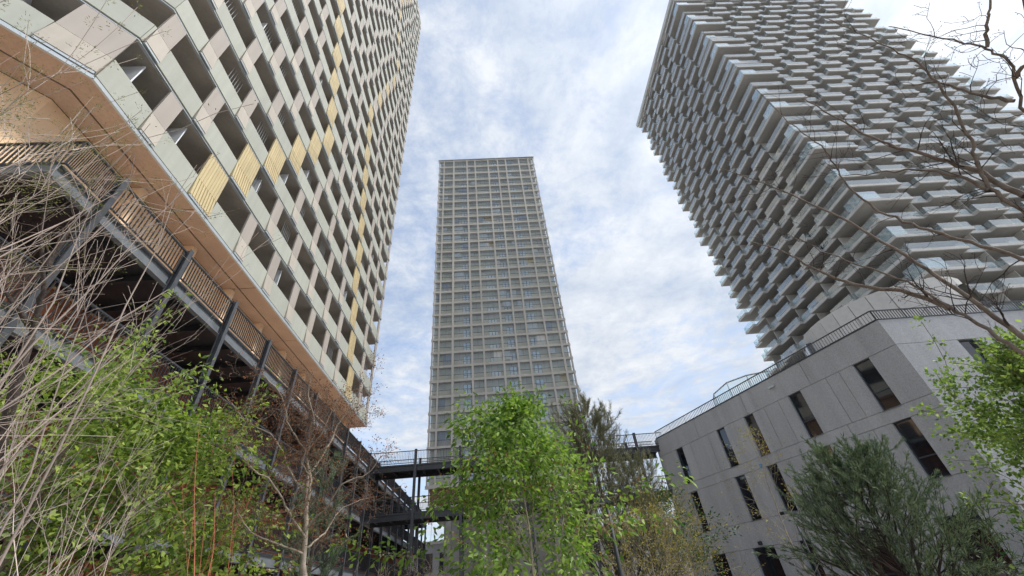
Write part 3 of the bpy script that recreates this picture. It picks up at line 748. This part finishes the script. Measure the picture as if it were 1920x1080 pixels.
# glass guard with a curved top standing on the roof
def guard():
    P = lambda s, d, z: np.array(GL.P(-s, d, z))
    base = P(10.5, 1.2, H - .2); t = thing('roof_guard', 'curved pale framed glass guard standing on grey block roof', 'guard', (GB_LOC[0] + base[0], GB_LOC[1] + base[1], base[2]))
    L_ = lambda s, z: P(s, 1.2 + .0 * s, z) - base
    top = [(12.85, H + .05), (12.85, H + 1.0), (12.6, H + 1.4), (11.1, H + 1.66), (9.3, H + 1.4), (7.6, H + .92)]
    b = MB(); b.tube([L_(*p) for p in top], .055, 6); b.build('frame', M['trim'], t)
    for i in (1, 2, 3, 4, 5):
        b = MB(); b.tube([L_(top[i][0], H - .1), L_(*top[i])], .035, 6); b.build('post', M['trim'], t)
    for i in range(1, 5):
        (s0, z0), (s1, z1) = top[i], top[i + 1]
        b = MB(); q = [L_(s0 - .05, H), L_(s1 + .05, H), L_(s1 + .05, z1 - .06), L_(s0 - .05, z0 - .06)]
        n = np.array([GL.n[0], GL.n[1], 0]) * .012
        b.hexa([q[0], q[1], q[1] + n, q[0] + n, q[3], q[2], q[2] + n, q[3] + n]); b.build('glass_pane', M['gclear'], t)
guard()

# ------------------------------------------------------------------ plants
def unit(v): v = np.asarray(v, float); return v / (np.linalg.norm(v) + 1e-9)
def rvec(r): return r.normal(size=3)
def grow(r, p, d, length, rad, level, maxlev, out, tips, up=0.0, wob=0.16, kids=(3, 5), spread=0.8, seg=6, shrink=0.62, start=0.3):
    """a limb and its side shoots: out gets (points, radii), tips gets (position, direction, level)"""
    p = np.array(p, float); d = unit(d); pts = [p.copy()]; rad_l = [rad]; dirs = [d]
    for i in range(seg):
        d = unit(d + rvec(r) * wob + np.array([0, 0, up])); p = p + d * length / seg
        pts.append(p.copy()); rad_l.append(rad * (1 - .78 * (i + 1) / seg)); dirs.append(d)
    out.append((pts, rad_l, level))
    if level >= maxlev:
        for i in range(1, seg + 1): tips.append((pts[i], dirs[i], level))
        return
    tips.append((pts[-1], d, level))
    for k in range(r.integers(kids[0], kids[1] + 1)):
        f = r.uniform(start, 1.0); i = min(int(f * seg), seg - 1); t = f * seg - i
        q = pts[i] * (1 - t) + pts[i + 1] * t
        side = unit(np.cross(dirs[i], rvec(r))); nd = unit(dirs[i] * (1 - .35 * spread) + side * spread)
        grow(r, q, nd, length * shrink * r.uniform(.7, 1.15), max(rad_l[i] * .55, .0012), level + 1, maxlev, out, tips, up, wob, kids, spread, max(3, seg - 1), shrink, start)
def limbs_mesh(out, lo=0, hi=9, base=(0, 0, 0), n=5, minr=0.0):
    b = MB()
    for pts, rad, lev in out:
        if lo <= lev <= hi: b.tube(np.asarray(pts) - base, np.maximum(rad, minr), n if lev < 2 else 4, cap=False)
    return b
def leaves(name, r, centers, dirs, ln, wd, m, parent, base, droop=0.0, jit=0.25, fold=0.25):
    """pointed leaves, four corners each, folded on the midrib; one mesh"""
    C = np.asarray(centers, float) - base; D = np.asarray(dirs, float); n = len(C)
    if n == 0: return
    D = D + r.normal(size=(n, 3)) * jit; D[:, 2] -= droop; D /= np.linalg.norm(D, axis=1)[:, None]
    S = np.cross(D, r.normal(size=(n, 3))); S /= np.linalg.norm(S, axis=1)[:, None] + 1e-9; Nn = np.cross(D, S)
    l = (ln * r.uniform(.6, 1.25, n))[:, None]; w = (wd * r.uniform(.7, 1.2, n))[:, None]
    V = np.empty((n, 4, 3)); V[:, 0] = C; V[:, 1] = C + D * l * .45 + S * w * .5 + Nn * w * fold; V[:, 2] = C + D * l; V[:, 3] = C + D * l * .45 - S * w * .5 + Nn * w * fold
    me = bpy.data.meshes.new(name); me.vertices.add(4 * n); me.vertices.foreach_set('co', V.reshape(-1))
    i0 = np.arange(n) * 4; tri_ = np.stack([i0, i0 + 1, i0 + 2, i0, i0 + 2, i0 + 3], 1).reshape(-1)
    me.loops.add(6 * n); me.loops.foreach_set('vertex_index', tri_.astype(np.int32)); me.polygons.add(2 * n)
    me.polygons.foreach_set('loop_start', (np.arange(2 * n) * 3).astype(np.int32))
    me.materials.append(m); me.update(calc_edges=True); me.validate(); return link(name, me, parent)

def scatter(r, tips, per, rad):
    """per positions round each tip, heading away from it"""
    P = np.array([t[0] for t in tips]); D = np.array([t[1] for t in tips]); P = np.repeat(P, per, 0); D = np.repeat(D, per, 0)
    O = r.normal(size=P.shape) * rad; return P + O, unit_rows(D * .6 + O / (rad + 1e-6) * .6)
def unit_rows(A): return A / (np.linalg.norm(A, axis=1)[:, None] + 1e-9)

def broadleaf(seed, name, label, base, h, crown, leafm, ln, wd, per, trunk_r, lean=(0, 0), bark='bark', nl=26, droop=.5, extra=(), group=None, prof=None, z_lo=.18, maxlev=2, kids=(3, 5), up=.05, el=(.2, .9)):
    """a leader with limbs all the way up; crown radius follows prof(t)"""
    r = np.random.default_rng(seed); base = np.array(base, float)
    t = thing(name, label, 'tree', base, group=group); out = []; tips = []
    ld = [base.copy()]; d = np.array([lean[0], lean[1], 1.0]); n = 12
    for i in range(n): ld.append(ld[-1] + unit(d + rvec(r) * .06) * h * .97 / n)
    tr = [trunk_r * (1 - .85 * i / n) for i in range(n + 1)]
    tips.append((ld[-1], np.array([0, 0, 1.0]), 0))
    limbs = []
    for k in range(nl):
        f = z_lo + (1 - z_lo) * (k + r.uniform(0, 1)) / nl; i = min(int(f * n), n - 1); q = ld[i] + (ld[i + 1] - ld[i]) * (f * n - i)
        a = k * 2.4 + r.uniform(-.5, .5); R_ = crown * (prof(f) if prof else math.sin(math.pi * min(1, f * .85 + .12)) ** .7)
        dd = np.array([math.cos(a), math.sin(a), r.uniform(*el)])
        grow(r, q, dd, R_ * r.uniform(.6, 1.22), trunk_r * .34 * (1.1 - f), 1, maxlev, out, tips, up=up, wob=.13, kids=kids, spread=.75, seg=5, shrink=.55)
    b = MB(); b.tube(np.array(ld) - base, tr, 8); b.build('trunk', M[bark], t, True)
    limbs_mesh(out, base=base, minr=.0025).build('branches', M[bark], t, True)
    C, D = scatter(r, tips, per, ln * .8); leaves('crown', r, C, D, ln, wd, leafm, t, base, droop=droop)
    for (nm, m, cnt, l2, w2, lo, hi) in extra:
        sel = [tp for tp in tips if lo * h < tp[0][2] - base[2] < hi * h]
        if sel:
            sel = [sel[i] for i in r.integers(0, len(sel), cnt)]; C, D = scatter(r, sel, 3, l2 * .9); leaves(nm, r, C, D, l2, w2, m, t, base, droop=.4)['kind'] = 'stuff'
    return t

def pine(seed, label, base, h, crown, m, ln, lean=(0, 0), nl=38, per=34, bark='barkd', prof=None, el=(.35, .9), kids=(4, 6), z_lo=.12, up=.12, group=None, wd=.006):
    r = np.random.default_rng(seed); base = np.array(base, float); t = thing('pine_tree', label, 'tree', base, group=group)
    out, tips = [], []; ld = [base.copy()]; d = np.array([lean[0], lean[1], 1.0]); n = 10
    for i in range(n): ld.append(ld[-1] + unit(d + rvec(r) * .03) * h * .96 / n)
    for k in range(nl):
        f = z_lo + (1 - z_lo) * (k + r.uniform(0, 1)) / nl; i = min(int(f * n), n - 1); q = ld[i] + (ld[i + 1] - ld[i]) * (f * n - i)
        a = k * 2.4 + r.uniform(-.4, .4); R_ = crown * (prof(f) if prof else (1.05 - f) ** .7)
        grow(r, q, (math.cos(a), math.sin(a), r.uniform(*el)), R_ * r.uniform(.75, 1.1) + .15, .022 * (1.2 - f), 1, 2, out, tips, up=up, wob=.1, kids=kids, spread=.6, seg=5, shrink=.5, start=.25)
    b = MB(); b.tube(np.array(ld) - base, [h * .016 * (1 - .85 * i / n) for i in range(n + 1)], 7); b.build('trunk', M[bark], t, True)
    limbs_mesh(out, base=base, minr=.003).build('branches', M[bark], t, True)
    tips.append((ld[-1], np.array([0, 0, 1.0]), 0))
    P = np.array([x[0] for x in tips]); D = np.array([x[1] for x in tips]); P = np.repeat(P, per, 0); D = np.repeat(D, per, 0)
    P = P - D * (r.uniform(-.35, 1.0, len(P)) * ln)[:, None]
    O = unit_rows(np.cross(D, r.normal(size=D.shape))); leaves('crown', r, P, unit_rows(D * .95 + O * .55), ln, wd, m, t, base, jit=.12, fold=0)
    return t

# --- the leafy tree in the middle
broadleaf(11, 'broadleaf_tree', 'fresh green leafy tree with brown seeds in front of footbridges', polar(-1.0, 8.6), 4.75, 2.6, M['leaf'], .12, .058, 14, .04, bark='barkl', nl=38, droop=.7,
          prof=lambda f: (1.02 - f) ** .62 * (1.0 if f > .3 else .75 + f * .8) + .06, z_lo=.06, kids=(4, 6), el=(.5, 1.3),
          extra=(('seeds', M['rust'], 300, .05, .035, .50, .80), ('bracts', M['petal'], 170, .05, .035, .3, .7)))
# --- pine behind it
pine(12, 'grey-green pine with upright shoots behind the leafy green tree', polar(8.4, 13.5), 6.2, 2.7, M['needle'], .15, nl=66, per=24, prof=lambda f: (1.05 - f) ** .5, el=(.5, 1.2), up=.2, wd=.010, kids=(5, 8))
pine(13, 'short grey-green pine right of the taller pine', polar(12.4, 14.5), 4.7, 1.9, M['needle'], .14, nl=46, per=18, prof=lambda f: (1.05 - f) ** .5, el=(.5, 1.2), up=.2, wd=.010, kids=(5, 8))
# --- shrubs by the lamp
broadleaf(14, 'evergreen_shrub', 'dark green leafy shrub at left end of grey block', polar(15.6, 17.5), 4.2, 1.5, M['leafd'], .12, .05, 8, .04, nl=30, droop=.2)
broadleaf(15, 'budding_shrub', 'brown shrub with yellow-green buds right of the lamp post', polar(12.5, 11.5), 2.9, 1.7, M['yellow'], .055, .028, 4, .035, bark='barkl', nl=44, droop=.2, kids=(4, 6), el=(.3, 1.1), z_lo=.02)
broadleaf(16, 'budding_shrub', 'yellow-budded shrub between leafy tree and grey block', polar(16.8, 13.5), 2.8, 1.6, M['yellow'], .05, .026, 3, .03, bark='bark', nl=40, droop=.2, kids=(4, 6), el=(.3, 1.1), z_lo=.02)
# --- slim budding tree before the grey wall
broadleaf(17, 'young_tree', 'slim young tree with sparse yellow buds before grey wall', polar(27.2, 12.5), 4.6, 1.25, M['yellow'], .045, .024, 2, .028, bark='barkl', nl=22, droop=.1, kids=(3, 4), el=(.6, 1.4), z_lo=.3, up=.1)
# --- blue-green pine on the right
pine(18, 'dense blue-green pine in front of grey block', polar(35.0, 8.8), 2.85, 1.65, M['needleb'], .075, lean=(-.03, .0), nl=92, per=22, prof=lambda f: (1.06 - f) ** .6, el=(.15, 1.0), up=.12, kids=(5, 8), wd=.010)
# --- light green maple at the right edge
broadleaf(19, 'maple_tree', 'light green maple with brown twigs at right edge', polar(54.5, 6.3), 2.9, 1.2, M['leafa'], .04, .032, 22, .03, lean=(-.16, .02), bark='bark', nl=56, droop=.15, kids=(5, 7), el=(.5, 1.3), z_lo=.15, up=.06)
broadleaf(20, 'dark_shrub', 'dark brown-green shrub low at bottom right corner', polar(49.0, 9.5), 1.75, 1.3, M['leafd'], .05, .03, 5, .03, bark='barkd', nl=34, droop=.1, z_lo=.03)
broadleaf(21, 'dark_shrub', 'low shrub hugging base of grey block behind the maple', polar(56.0, 11.0), 1.9, 1.6, M['leafd'], .05, .03, 5, .03, bark='barkd', nl=34, droop=.1, z_lo=.03)
# --- leafy shrubs on the left
broadleaf(22, 'leafy_shrub', 'bright green leafy shrub below gallery at left', polar(-42.5, 7.2), 3.9, 1.6, M['leafy'], .09, .044, 15, .045, nl=46, droop=.5, kids=(4, 6), z_lo=.04,
          extra=(('bracts', M['petal'], 130, .05, .035, .2, .7), ('seeds', M['rust'], 120, .045, .03, .4, .8)))
broadleaf(23, 'leafy_shrub', 'green leafy shrub at far left behind tan stems', polar(-50.0, 7.0), 4.3, 2.1, M['leafy'], .08, .04, 13, .045, nl=42, droop=.5, kids=(4, 6), z_lo=.04,
          extra=(('seeds', M['rust'], 150, .045, .03, .3, .8),))
pine(24, 'small blue-grey pine between leafy shrub and bare tree', polar(-26.0, 9.4), 4.3, 1.0, M['needleb'], .1, nl=34, per=26)

def bare(seed, name, label, base, limbs, bark, twig_m, buds=None, maxlev=3, tw=.6, trunk=None, group=None, kids=(3, 5), cat='tree', part='limb', dens=5.5, wob=.24):
    """a leafless plant: given limbs, each with side twigs"""
    r = np.random.default_rng(seed); base = np.array(base, float); t = thing(name, label, cat, base, group=group); tips = []
    if trunk: b = MB(); b.tube(np.array(trunk[0]) - base, trunk[1], 8); b.build('trunk', M[bark], t, True)
    tw_out = []
    for pts, r0, r1 in limbs:
        P = np.array(pts, float); m = 5
        tt = np.linspace(0, len(P) - 1, (len(P) - 1) * m + 1); Q = np.stack([np.interp(tt, range(len(P)), P[:, i]) for i in range(3)], 1)
        ker = np.array([1, 2, 3, 2, 1]) / 9.0
        for i in range(3): Q[:, i] = np.convolve(np.pad(Q[:, i], 2, mode='edge'), ker, 'valid')
        Q[1:-1] += r.normal(size=Q[1:-1].shape) * .006
        rad = np.linspace(r0, r1, len(Q)); b = MB(); b.tube(Q - base, rad, 7, cap=False); b.build(part, M[bark], t, True)
        L_ = np.linalg.norm(np.diff(P, axis=0), axis=1).sum()
        for k in range(int(L_ * dens) + 2):
            i = int(r.uniform(.12, .98) * (len(Q) - 1)); d = unit(Q[min(i + 1, len(Q) - 1)] - Q[i - 1]); s = unit(np.cross(d, rvec(r)))
            grow(r, Q[i], unit(d * .6 + s * .9 + np.array([0, 0, .15])), tw * r.uniform(.35, 1.1), max(rad[i] * .35, .0025), 1, maxlev, tw_out, tips, up=.03, wob=wob, kids=kids, spread=.8, seg=5, shrink=.5)
        tips.append((Q[-1], unit(Q[-1] - Q[-3]), 1))
    limbs_mesh(tw_out, base=base, minr=.0014).build('twigs', M[twig_m], t, True, kind='stuff')
    if buds:
        C, D = scatter(r, tips, buds[3], buds[1]); leaves('buds', r, C, D, buds[1], buds[2], M[buds[0]], t, base)
    return t
# --- bare branches of a tree that stands just outside the frame on the right
J = at(2150, 800, 3.9)
def lim(*a): return [at(x, y, d) for x, y, d in a]
jb = np.array([J[0] + .25, J[1] - .1, 0])
TT = [jb, jb * [1, 1, 0] + [0, 0, .9], J * [1, 1, 1] - [0, 0, .3], J + [0, 0, .6], at(2160, 480, 4.1), at(2160, 300, 4.3)]
bare(31, 'bare_tree', 'leafless tree reaching in from right edge with forked grey branches', jb, [
    (lim((2150, 800, 3.9), (2050, 725, 3.95), (1920, 632, 4.0), (1800, 548, 4.2), (1700, 480, 4.4), (1600, 420, 4.7), (1500, 372, 5.0), (1440, 345, 5.2), (1340, 312, 5.5)), .020, .004),
    (lim((2150, 820, 3.9), (2050, 755, 3.9), (1920, 662, 3.9), (1850, 618, 4.0), (1780, 575, 4.1), (1700, 528, 4.3), (1620, 500, 4.5), (1540, 470, 4.7), (1470, 435, 4.9)), .017, .003),
    (lim((1790, 582, 4.1), (1710, 548, 4.3), (1620, 540, 4.5), (1540, 510, 4.7), (1470, 470, 4.9), (1400, 452, 5.1)), .02, .004),
    (lim((2155, 620, 4.0), (2060, 560, 4.0), (1920, 482, 4.2), (1797, 448, 4.4), (1728, 428, 4.5), (1650, 398, 4.7), (1600, 360, 4.8), (1570, 320, 5.0), (1545, 275, 5.1), (1480, 232, 5.3), (1410, 158, 5.5)), .015, .003),
    (lim((2155, 560, 4.0), (2060, 480, 4.1), (1930, 400, 4.2), (1860, 360, 4.3), (1837, 320, 4.4), (1820, 267, 4.5), (1777, 180, 4.7), (1727, 123, 4.9), (1687, 100, 5.0), (1623, 70, 5.2), (1545, 32, 5.4)), .017, .003),
    (lim((2160, 400, 4.15), (2080, 320, 4.3), (1960, 280, 4.4), (1915, 200, 4.5), (1896, 108, 4.6), (1850, 93, 4.7), (1800, 76, 4.8), (1740, 68, 4.9), (1660, 48, 5.1)), .013, .003),
    (lim((1850, 93, 4.7), (1852, 45, 4.8), (1856, 10, 4.9), (1848, -40, 5.0)), .012, .004),
    (lim((1930, 372, 4.3), (1840, 327, 4.5), (1740, 290, 4.7), (1650, 267, 4.9), (1577, 227, 5.1), (1500, 180, 5.3)), .02, .004),
    (lim((1860, 360, 4.3), (1800, 330, 4.4), (1730, 318, 4.6), (1650, 322, 4.8), (1580, 330, 5.0)), .013, .003),
    (lim((1910, 190, 4.5), (1830, 180, 4.6), (1770, 155, 4.8), (1700, 160, 5.0)), .012, .003),
    (lim((1900, 150, 4.5), (1935, 110, 4.4), (1925, 40, 4.5), (1915, -30, 4.6)), .014, .004),
], 'bark', 'barkd', buds=('barkd', .010, .007, 1), trunk=(TT, [.12, .10, .08, .055, .04, .025]), tw=.42, maxlev=2, kids=(2, 4))
# --- gnarled bare tree left of centre
gbp = polar(-25.6, 6.4)
gt = lambda x, y, d=6.4: at(x, y, d)
bare(32, 'bare_tree', 'gnarled bare tree with reddish buds left of centre before gallery', gbp, [
    ([gt(572, 960), gt(584, 900), gt(572, 850), gt(592, 790, 6.3), gt(575, 740, 6.25), gt(590, 690, 6.2)], .022, .005),
    ([gt(574, 990), gt(615, 950, 6.2), gt(640, 905, 6.1), gt(690, 890, 6.0), gt(720, 850, 5.9)], .016, .004),
    ([gt(576, 930), gt(545, 890, 6.5), gt(520, 820, 6.6), gt(460, 790, 6.7), gt(420, 740, 6.8)], .016, .004),
    ([gt(574, 1010), gt(540, 960, 6.2), gt(510, 900, 6.0), gt(470, 880, 5.9), gt(440, 830, 5.8)], .015, .004),
    ([gt(580, 890), gt(620, 830, 6.6), gt(640, 780, 6.8), gt(690, 760, 6.9), gt(700, 700, 6.9)], .013, .004),
    ([gt(576, 850), gt(540, 800, 6.2), gt(530, 740, 6.1), gt(490, 700, 6.1)], .012, .004),
    ([gt(572, 1030), gt(610, 1000, 6.7), gt(640, 950, 6.9), gt(700, 930, 7)], .013, .004),
    ([gt(573, 1040), gt(520, 1020, 6.2), gt(470, 1000, 6.1), gt(440, 950, 6.0)], .013, .004),
    ([gt(584, 900), gt(560, 860, 6.1), gt(600, 820, 6.0), gt(640, 730, 5.9)], .011, .004),
], 'barkl', 'bark', buds=('rust', .026, .016, 1), trunk=([gbp, gt(576, 1120), gt(568, 1060), gt(574, 990), gt(574, 930), gt(580, 880)], [.045, .04, .034, .028, .026, .02]), tw=.55, maxlev=3, kids=(3, 4), dens=13, wob=.42)
# --- distant grey brush under the bridges
broadleaf(33, 'bare_shrub', 'grey leafless brush below the footbridges', polar(-13.5, 13.0), 2.3, 1.5, M['petal'], .02, .014, 1, .03, bark='bark', nl=46, kids=(4, 6), el=(.3, 1.2), z_lo=.02)
broadleaf(34, 'bare_shrub', 'brown leafless brush at foot of gallery posts', polar(-19.0, 11.5), 2.0, 1.4, M['yellow'], .03, .018, 1, .03, bark='barkl', nl=40, kids=(4, 6), el=(.3, 1.2), z_lo=.02)

# --- thicket of tan stems at the left
def thicket(seed, name, label, base, n, spread0, tops, d_rng, r_rng, m, foliage=None, twigs=3, lean=.25, group=None):
    r = np.random.default_rng(seed); base = np.array(base, float); t = thing(name, label, 'shrub', base, group=group); b = MB(); out = []; tips = []
    for k in range(n):
        a = r.uniform(0, 6.28); p0 = base + np.array([math.cos(a), math.sin(a), 0]) * spread0 * math.sqrt(r.uniform())
        x = r.uniform(tops[0], tops[1]); y = r.uniform(tops[2], tops[3]); p1 = at(x, y, r.uniform(*d_rng))
        mid = p0 * .5 + p1 * .5 + np.array([(p0 - p1)[0] * lean * r.uniform(0, 1), (p0 - p1)[1] * lean * r.uniform(0, 1), r.uniform(.0, .35)])
        s = np.linspace(0, 1, 11)[:, None]; Q = (1 - s) ** 2 * p0 + 2 * s * (1 - s) * mid + s ** 2 * p1
        Q[1:] += np.cumsum(r.normal(size=(10, 3)) * .02, 0)
        r0 = r.uniform(*r_rng); rad = np.linspace(r0, r0 * .16, 11); b.tube(Q, rad, 5, cap=False)
        for j in range(twigs):
            i = r.integers(4, 10); d = unit(Q[i + 1] - Q[i]); grow(r, Q[i], unit(d + rvec(r) * .38), r.uniform(.3, .8), rad[i] * .55, 1, 2, out, tips, up=.02, wob=.1, kids=(2, 3), spread=.4, seg=4, shrink=.6)
    for i in range(len(b.v)): v = b.v[i]; b.v[i] = (v[0] - base[0], v[1] - base[1], v[2] - base[2])
    b.build('stems', M[m], t, True); limbs_mesh(out, base=base, minr=.0012).build('twigs', M[m], t, True, kind='stuff')
    if foliage:
        C, D = scatter(r, tips, foliage[3], foliage[4]); leaves('foliage', r, C, D, foliage[1], foliage[2], M[foliage[0]], t, base)
    return t
thicket(41, 'willow_shrub', 'tall tan-stemmed leafless willow fanning up at bottom left', polar(-54, 3.2), 20, .45, (0, 440, 300, 640), (3.4, 4.8), (.003, .012), 'stem', ('olive', .012, .004, 2, .012), twigs=4, lean=.6)
thicket(42, 'willow_shrub', 'near bundle of tan stems rising from left edge', polar(-68, 2.6), 12, .3, (-60, 280, 330, 760), (2.5, 3.6), (.003, .013), 'stem', ('olive', .012, .004, 2, .012), twigs=4, lean=.6)
thicket(43, 'tamarisk_shrub', 'feathery olive tamarisk spray overhanging from top left', polar(-74, 2.9), 15, .25, (-60, 190, 20, 380), (2.7, 3.5), (.002, .006), 'stem', ('olive', .014, .003, 22, .013), twigs=9, lean=.3)
thicket(44, 'willow_shrub', 'low tan stems spreading along bottom left', polar(-45, 3.9), 11, .5, (-40, 330, 740, 1000), (3.6, 5.0), (.0025, .008), 'stem', ('olive', .012, .004, 1, .012), twigs=5, lean=.5)
thicket(45, 'dogwood_shrub', 'coral red dogwood stems before green shrub', polar(-31, 4.4), 6, .1, (370, 480, 800, 960), (4.3, 4.9), (.004, .009), 'redstem', None, twigs=1, lean=.05)
# dark trunk among the stems
db = polar(-50, 3.8)
bare(46, 'bare_tree', 'dark crooked trunk among tan stems at far left', db, [
    ([at(55, 640, 3.8), at(78, 560, 3.8), at(85, 500, 3.8), at(70, 440, 3.9), at(100, 380, 4.0)], .017, .004),
    ([at(85, 505, 3.8), at(125, 440, 3.9), at(150, 400, 4.0)], .018, .005),
    ([at(60, 620, 3.8), at(20, 560, 3.8), at(-20, 520, 3.9)], .018, .005)],
    'barkd', 'bark', trunk=([db, at(-40, 1000, 3.8), at(0, 840, 3.8), at(30, 720, 3.8), at(58, 630, 3.8)], [.034, .03, .027, .024, .02]), tw=.5, maxlev=2)

# ------------------------------------------------------------------ lamp posts
def lamp(label, az, d, h, r0=.045):
    p = polar(az, d); t = thing('lamp_post', label, 'lamp post', p)
    b = MB(); b.tube([(0, 0, 0), (0, 0, h * .5), (0, 0, h)], [r0, r0 * .9, r0 * .75], 10); b.build('pole', M['reveal'], t, True)
    b = MB(); b.tube([(0, 0, 0), (0, 0, .5)], [r0 * 1.7, r0 * 1.7], 10); b.build('base_sleeve', M['steel'], t)
    b = MB(); b.box(-.32, .06, -.07, .07, h - .02, h + .05); o = b.build('lamp_head', M['steel'], t); o.rotation_euler = (0, 0, R(20))
    b = MB(); b.box(-.29, -.05, -.05, .05, h - .028, h - .0205); o2 = b.build('lens', M['divider'], o)
lamp('slim black lamp post right of leafy green tree', 8.83, 9.0, 2.95)
lamp('small black lamp post beside young tree at grey wall', 28.2, 14.0, 2.75, .03)

# ------------------------------------------------------------------ repeats of a kind share a group
GROUPS = {'willow_shrub': 'tan-stemmed willows at the left', 'leafy_shrub': 'leafy shrubs below the gallery', 'pine_tree': 'pines in the planting beds',
          'bare_tree': 'leafless trees', 'bare_shrub': 'leafless brush under the bridges', 'budding_shrub': 'budding shrubs by the lamp', 'dark_shrub': 'dark low shrubs at the right', 'lamp_post': 'lamp posts'}
for o in COL.objects:
    if o.parent is None and 'label' in o and o.name.split('.')[0] in GROUPS: o['group'] = GROUPS[o.name.split('.')[0]]
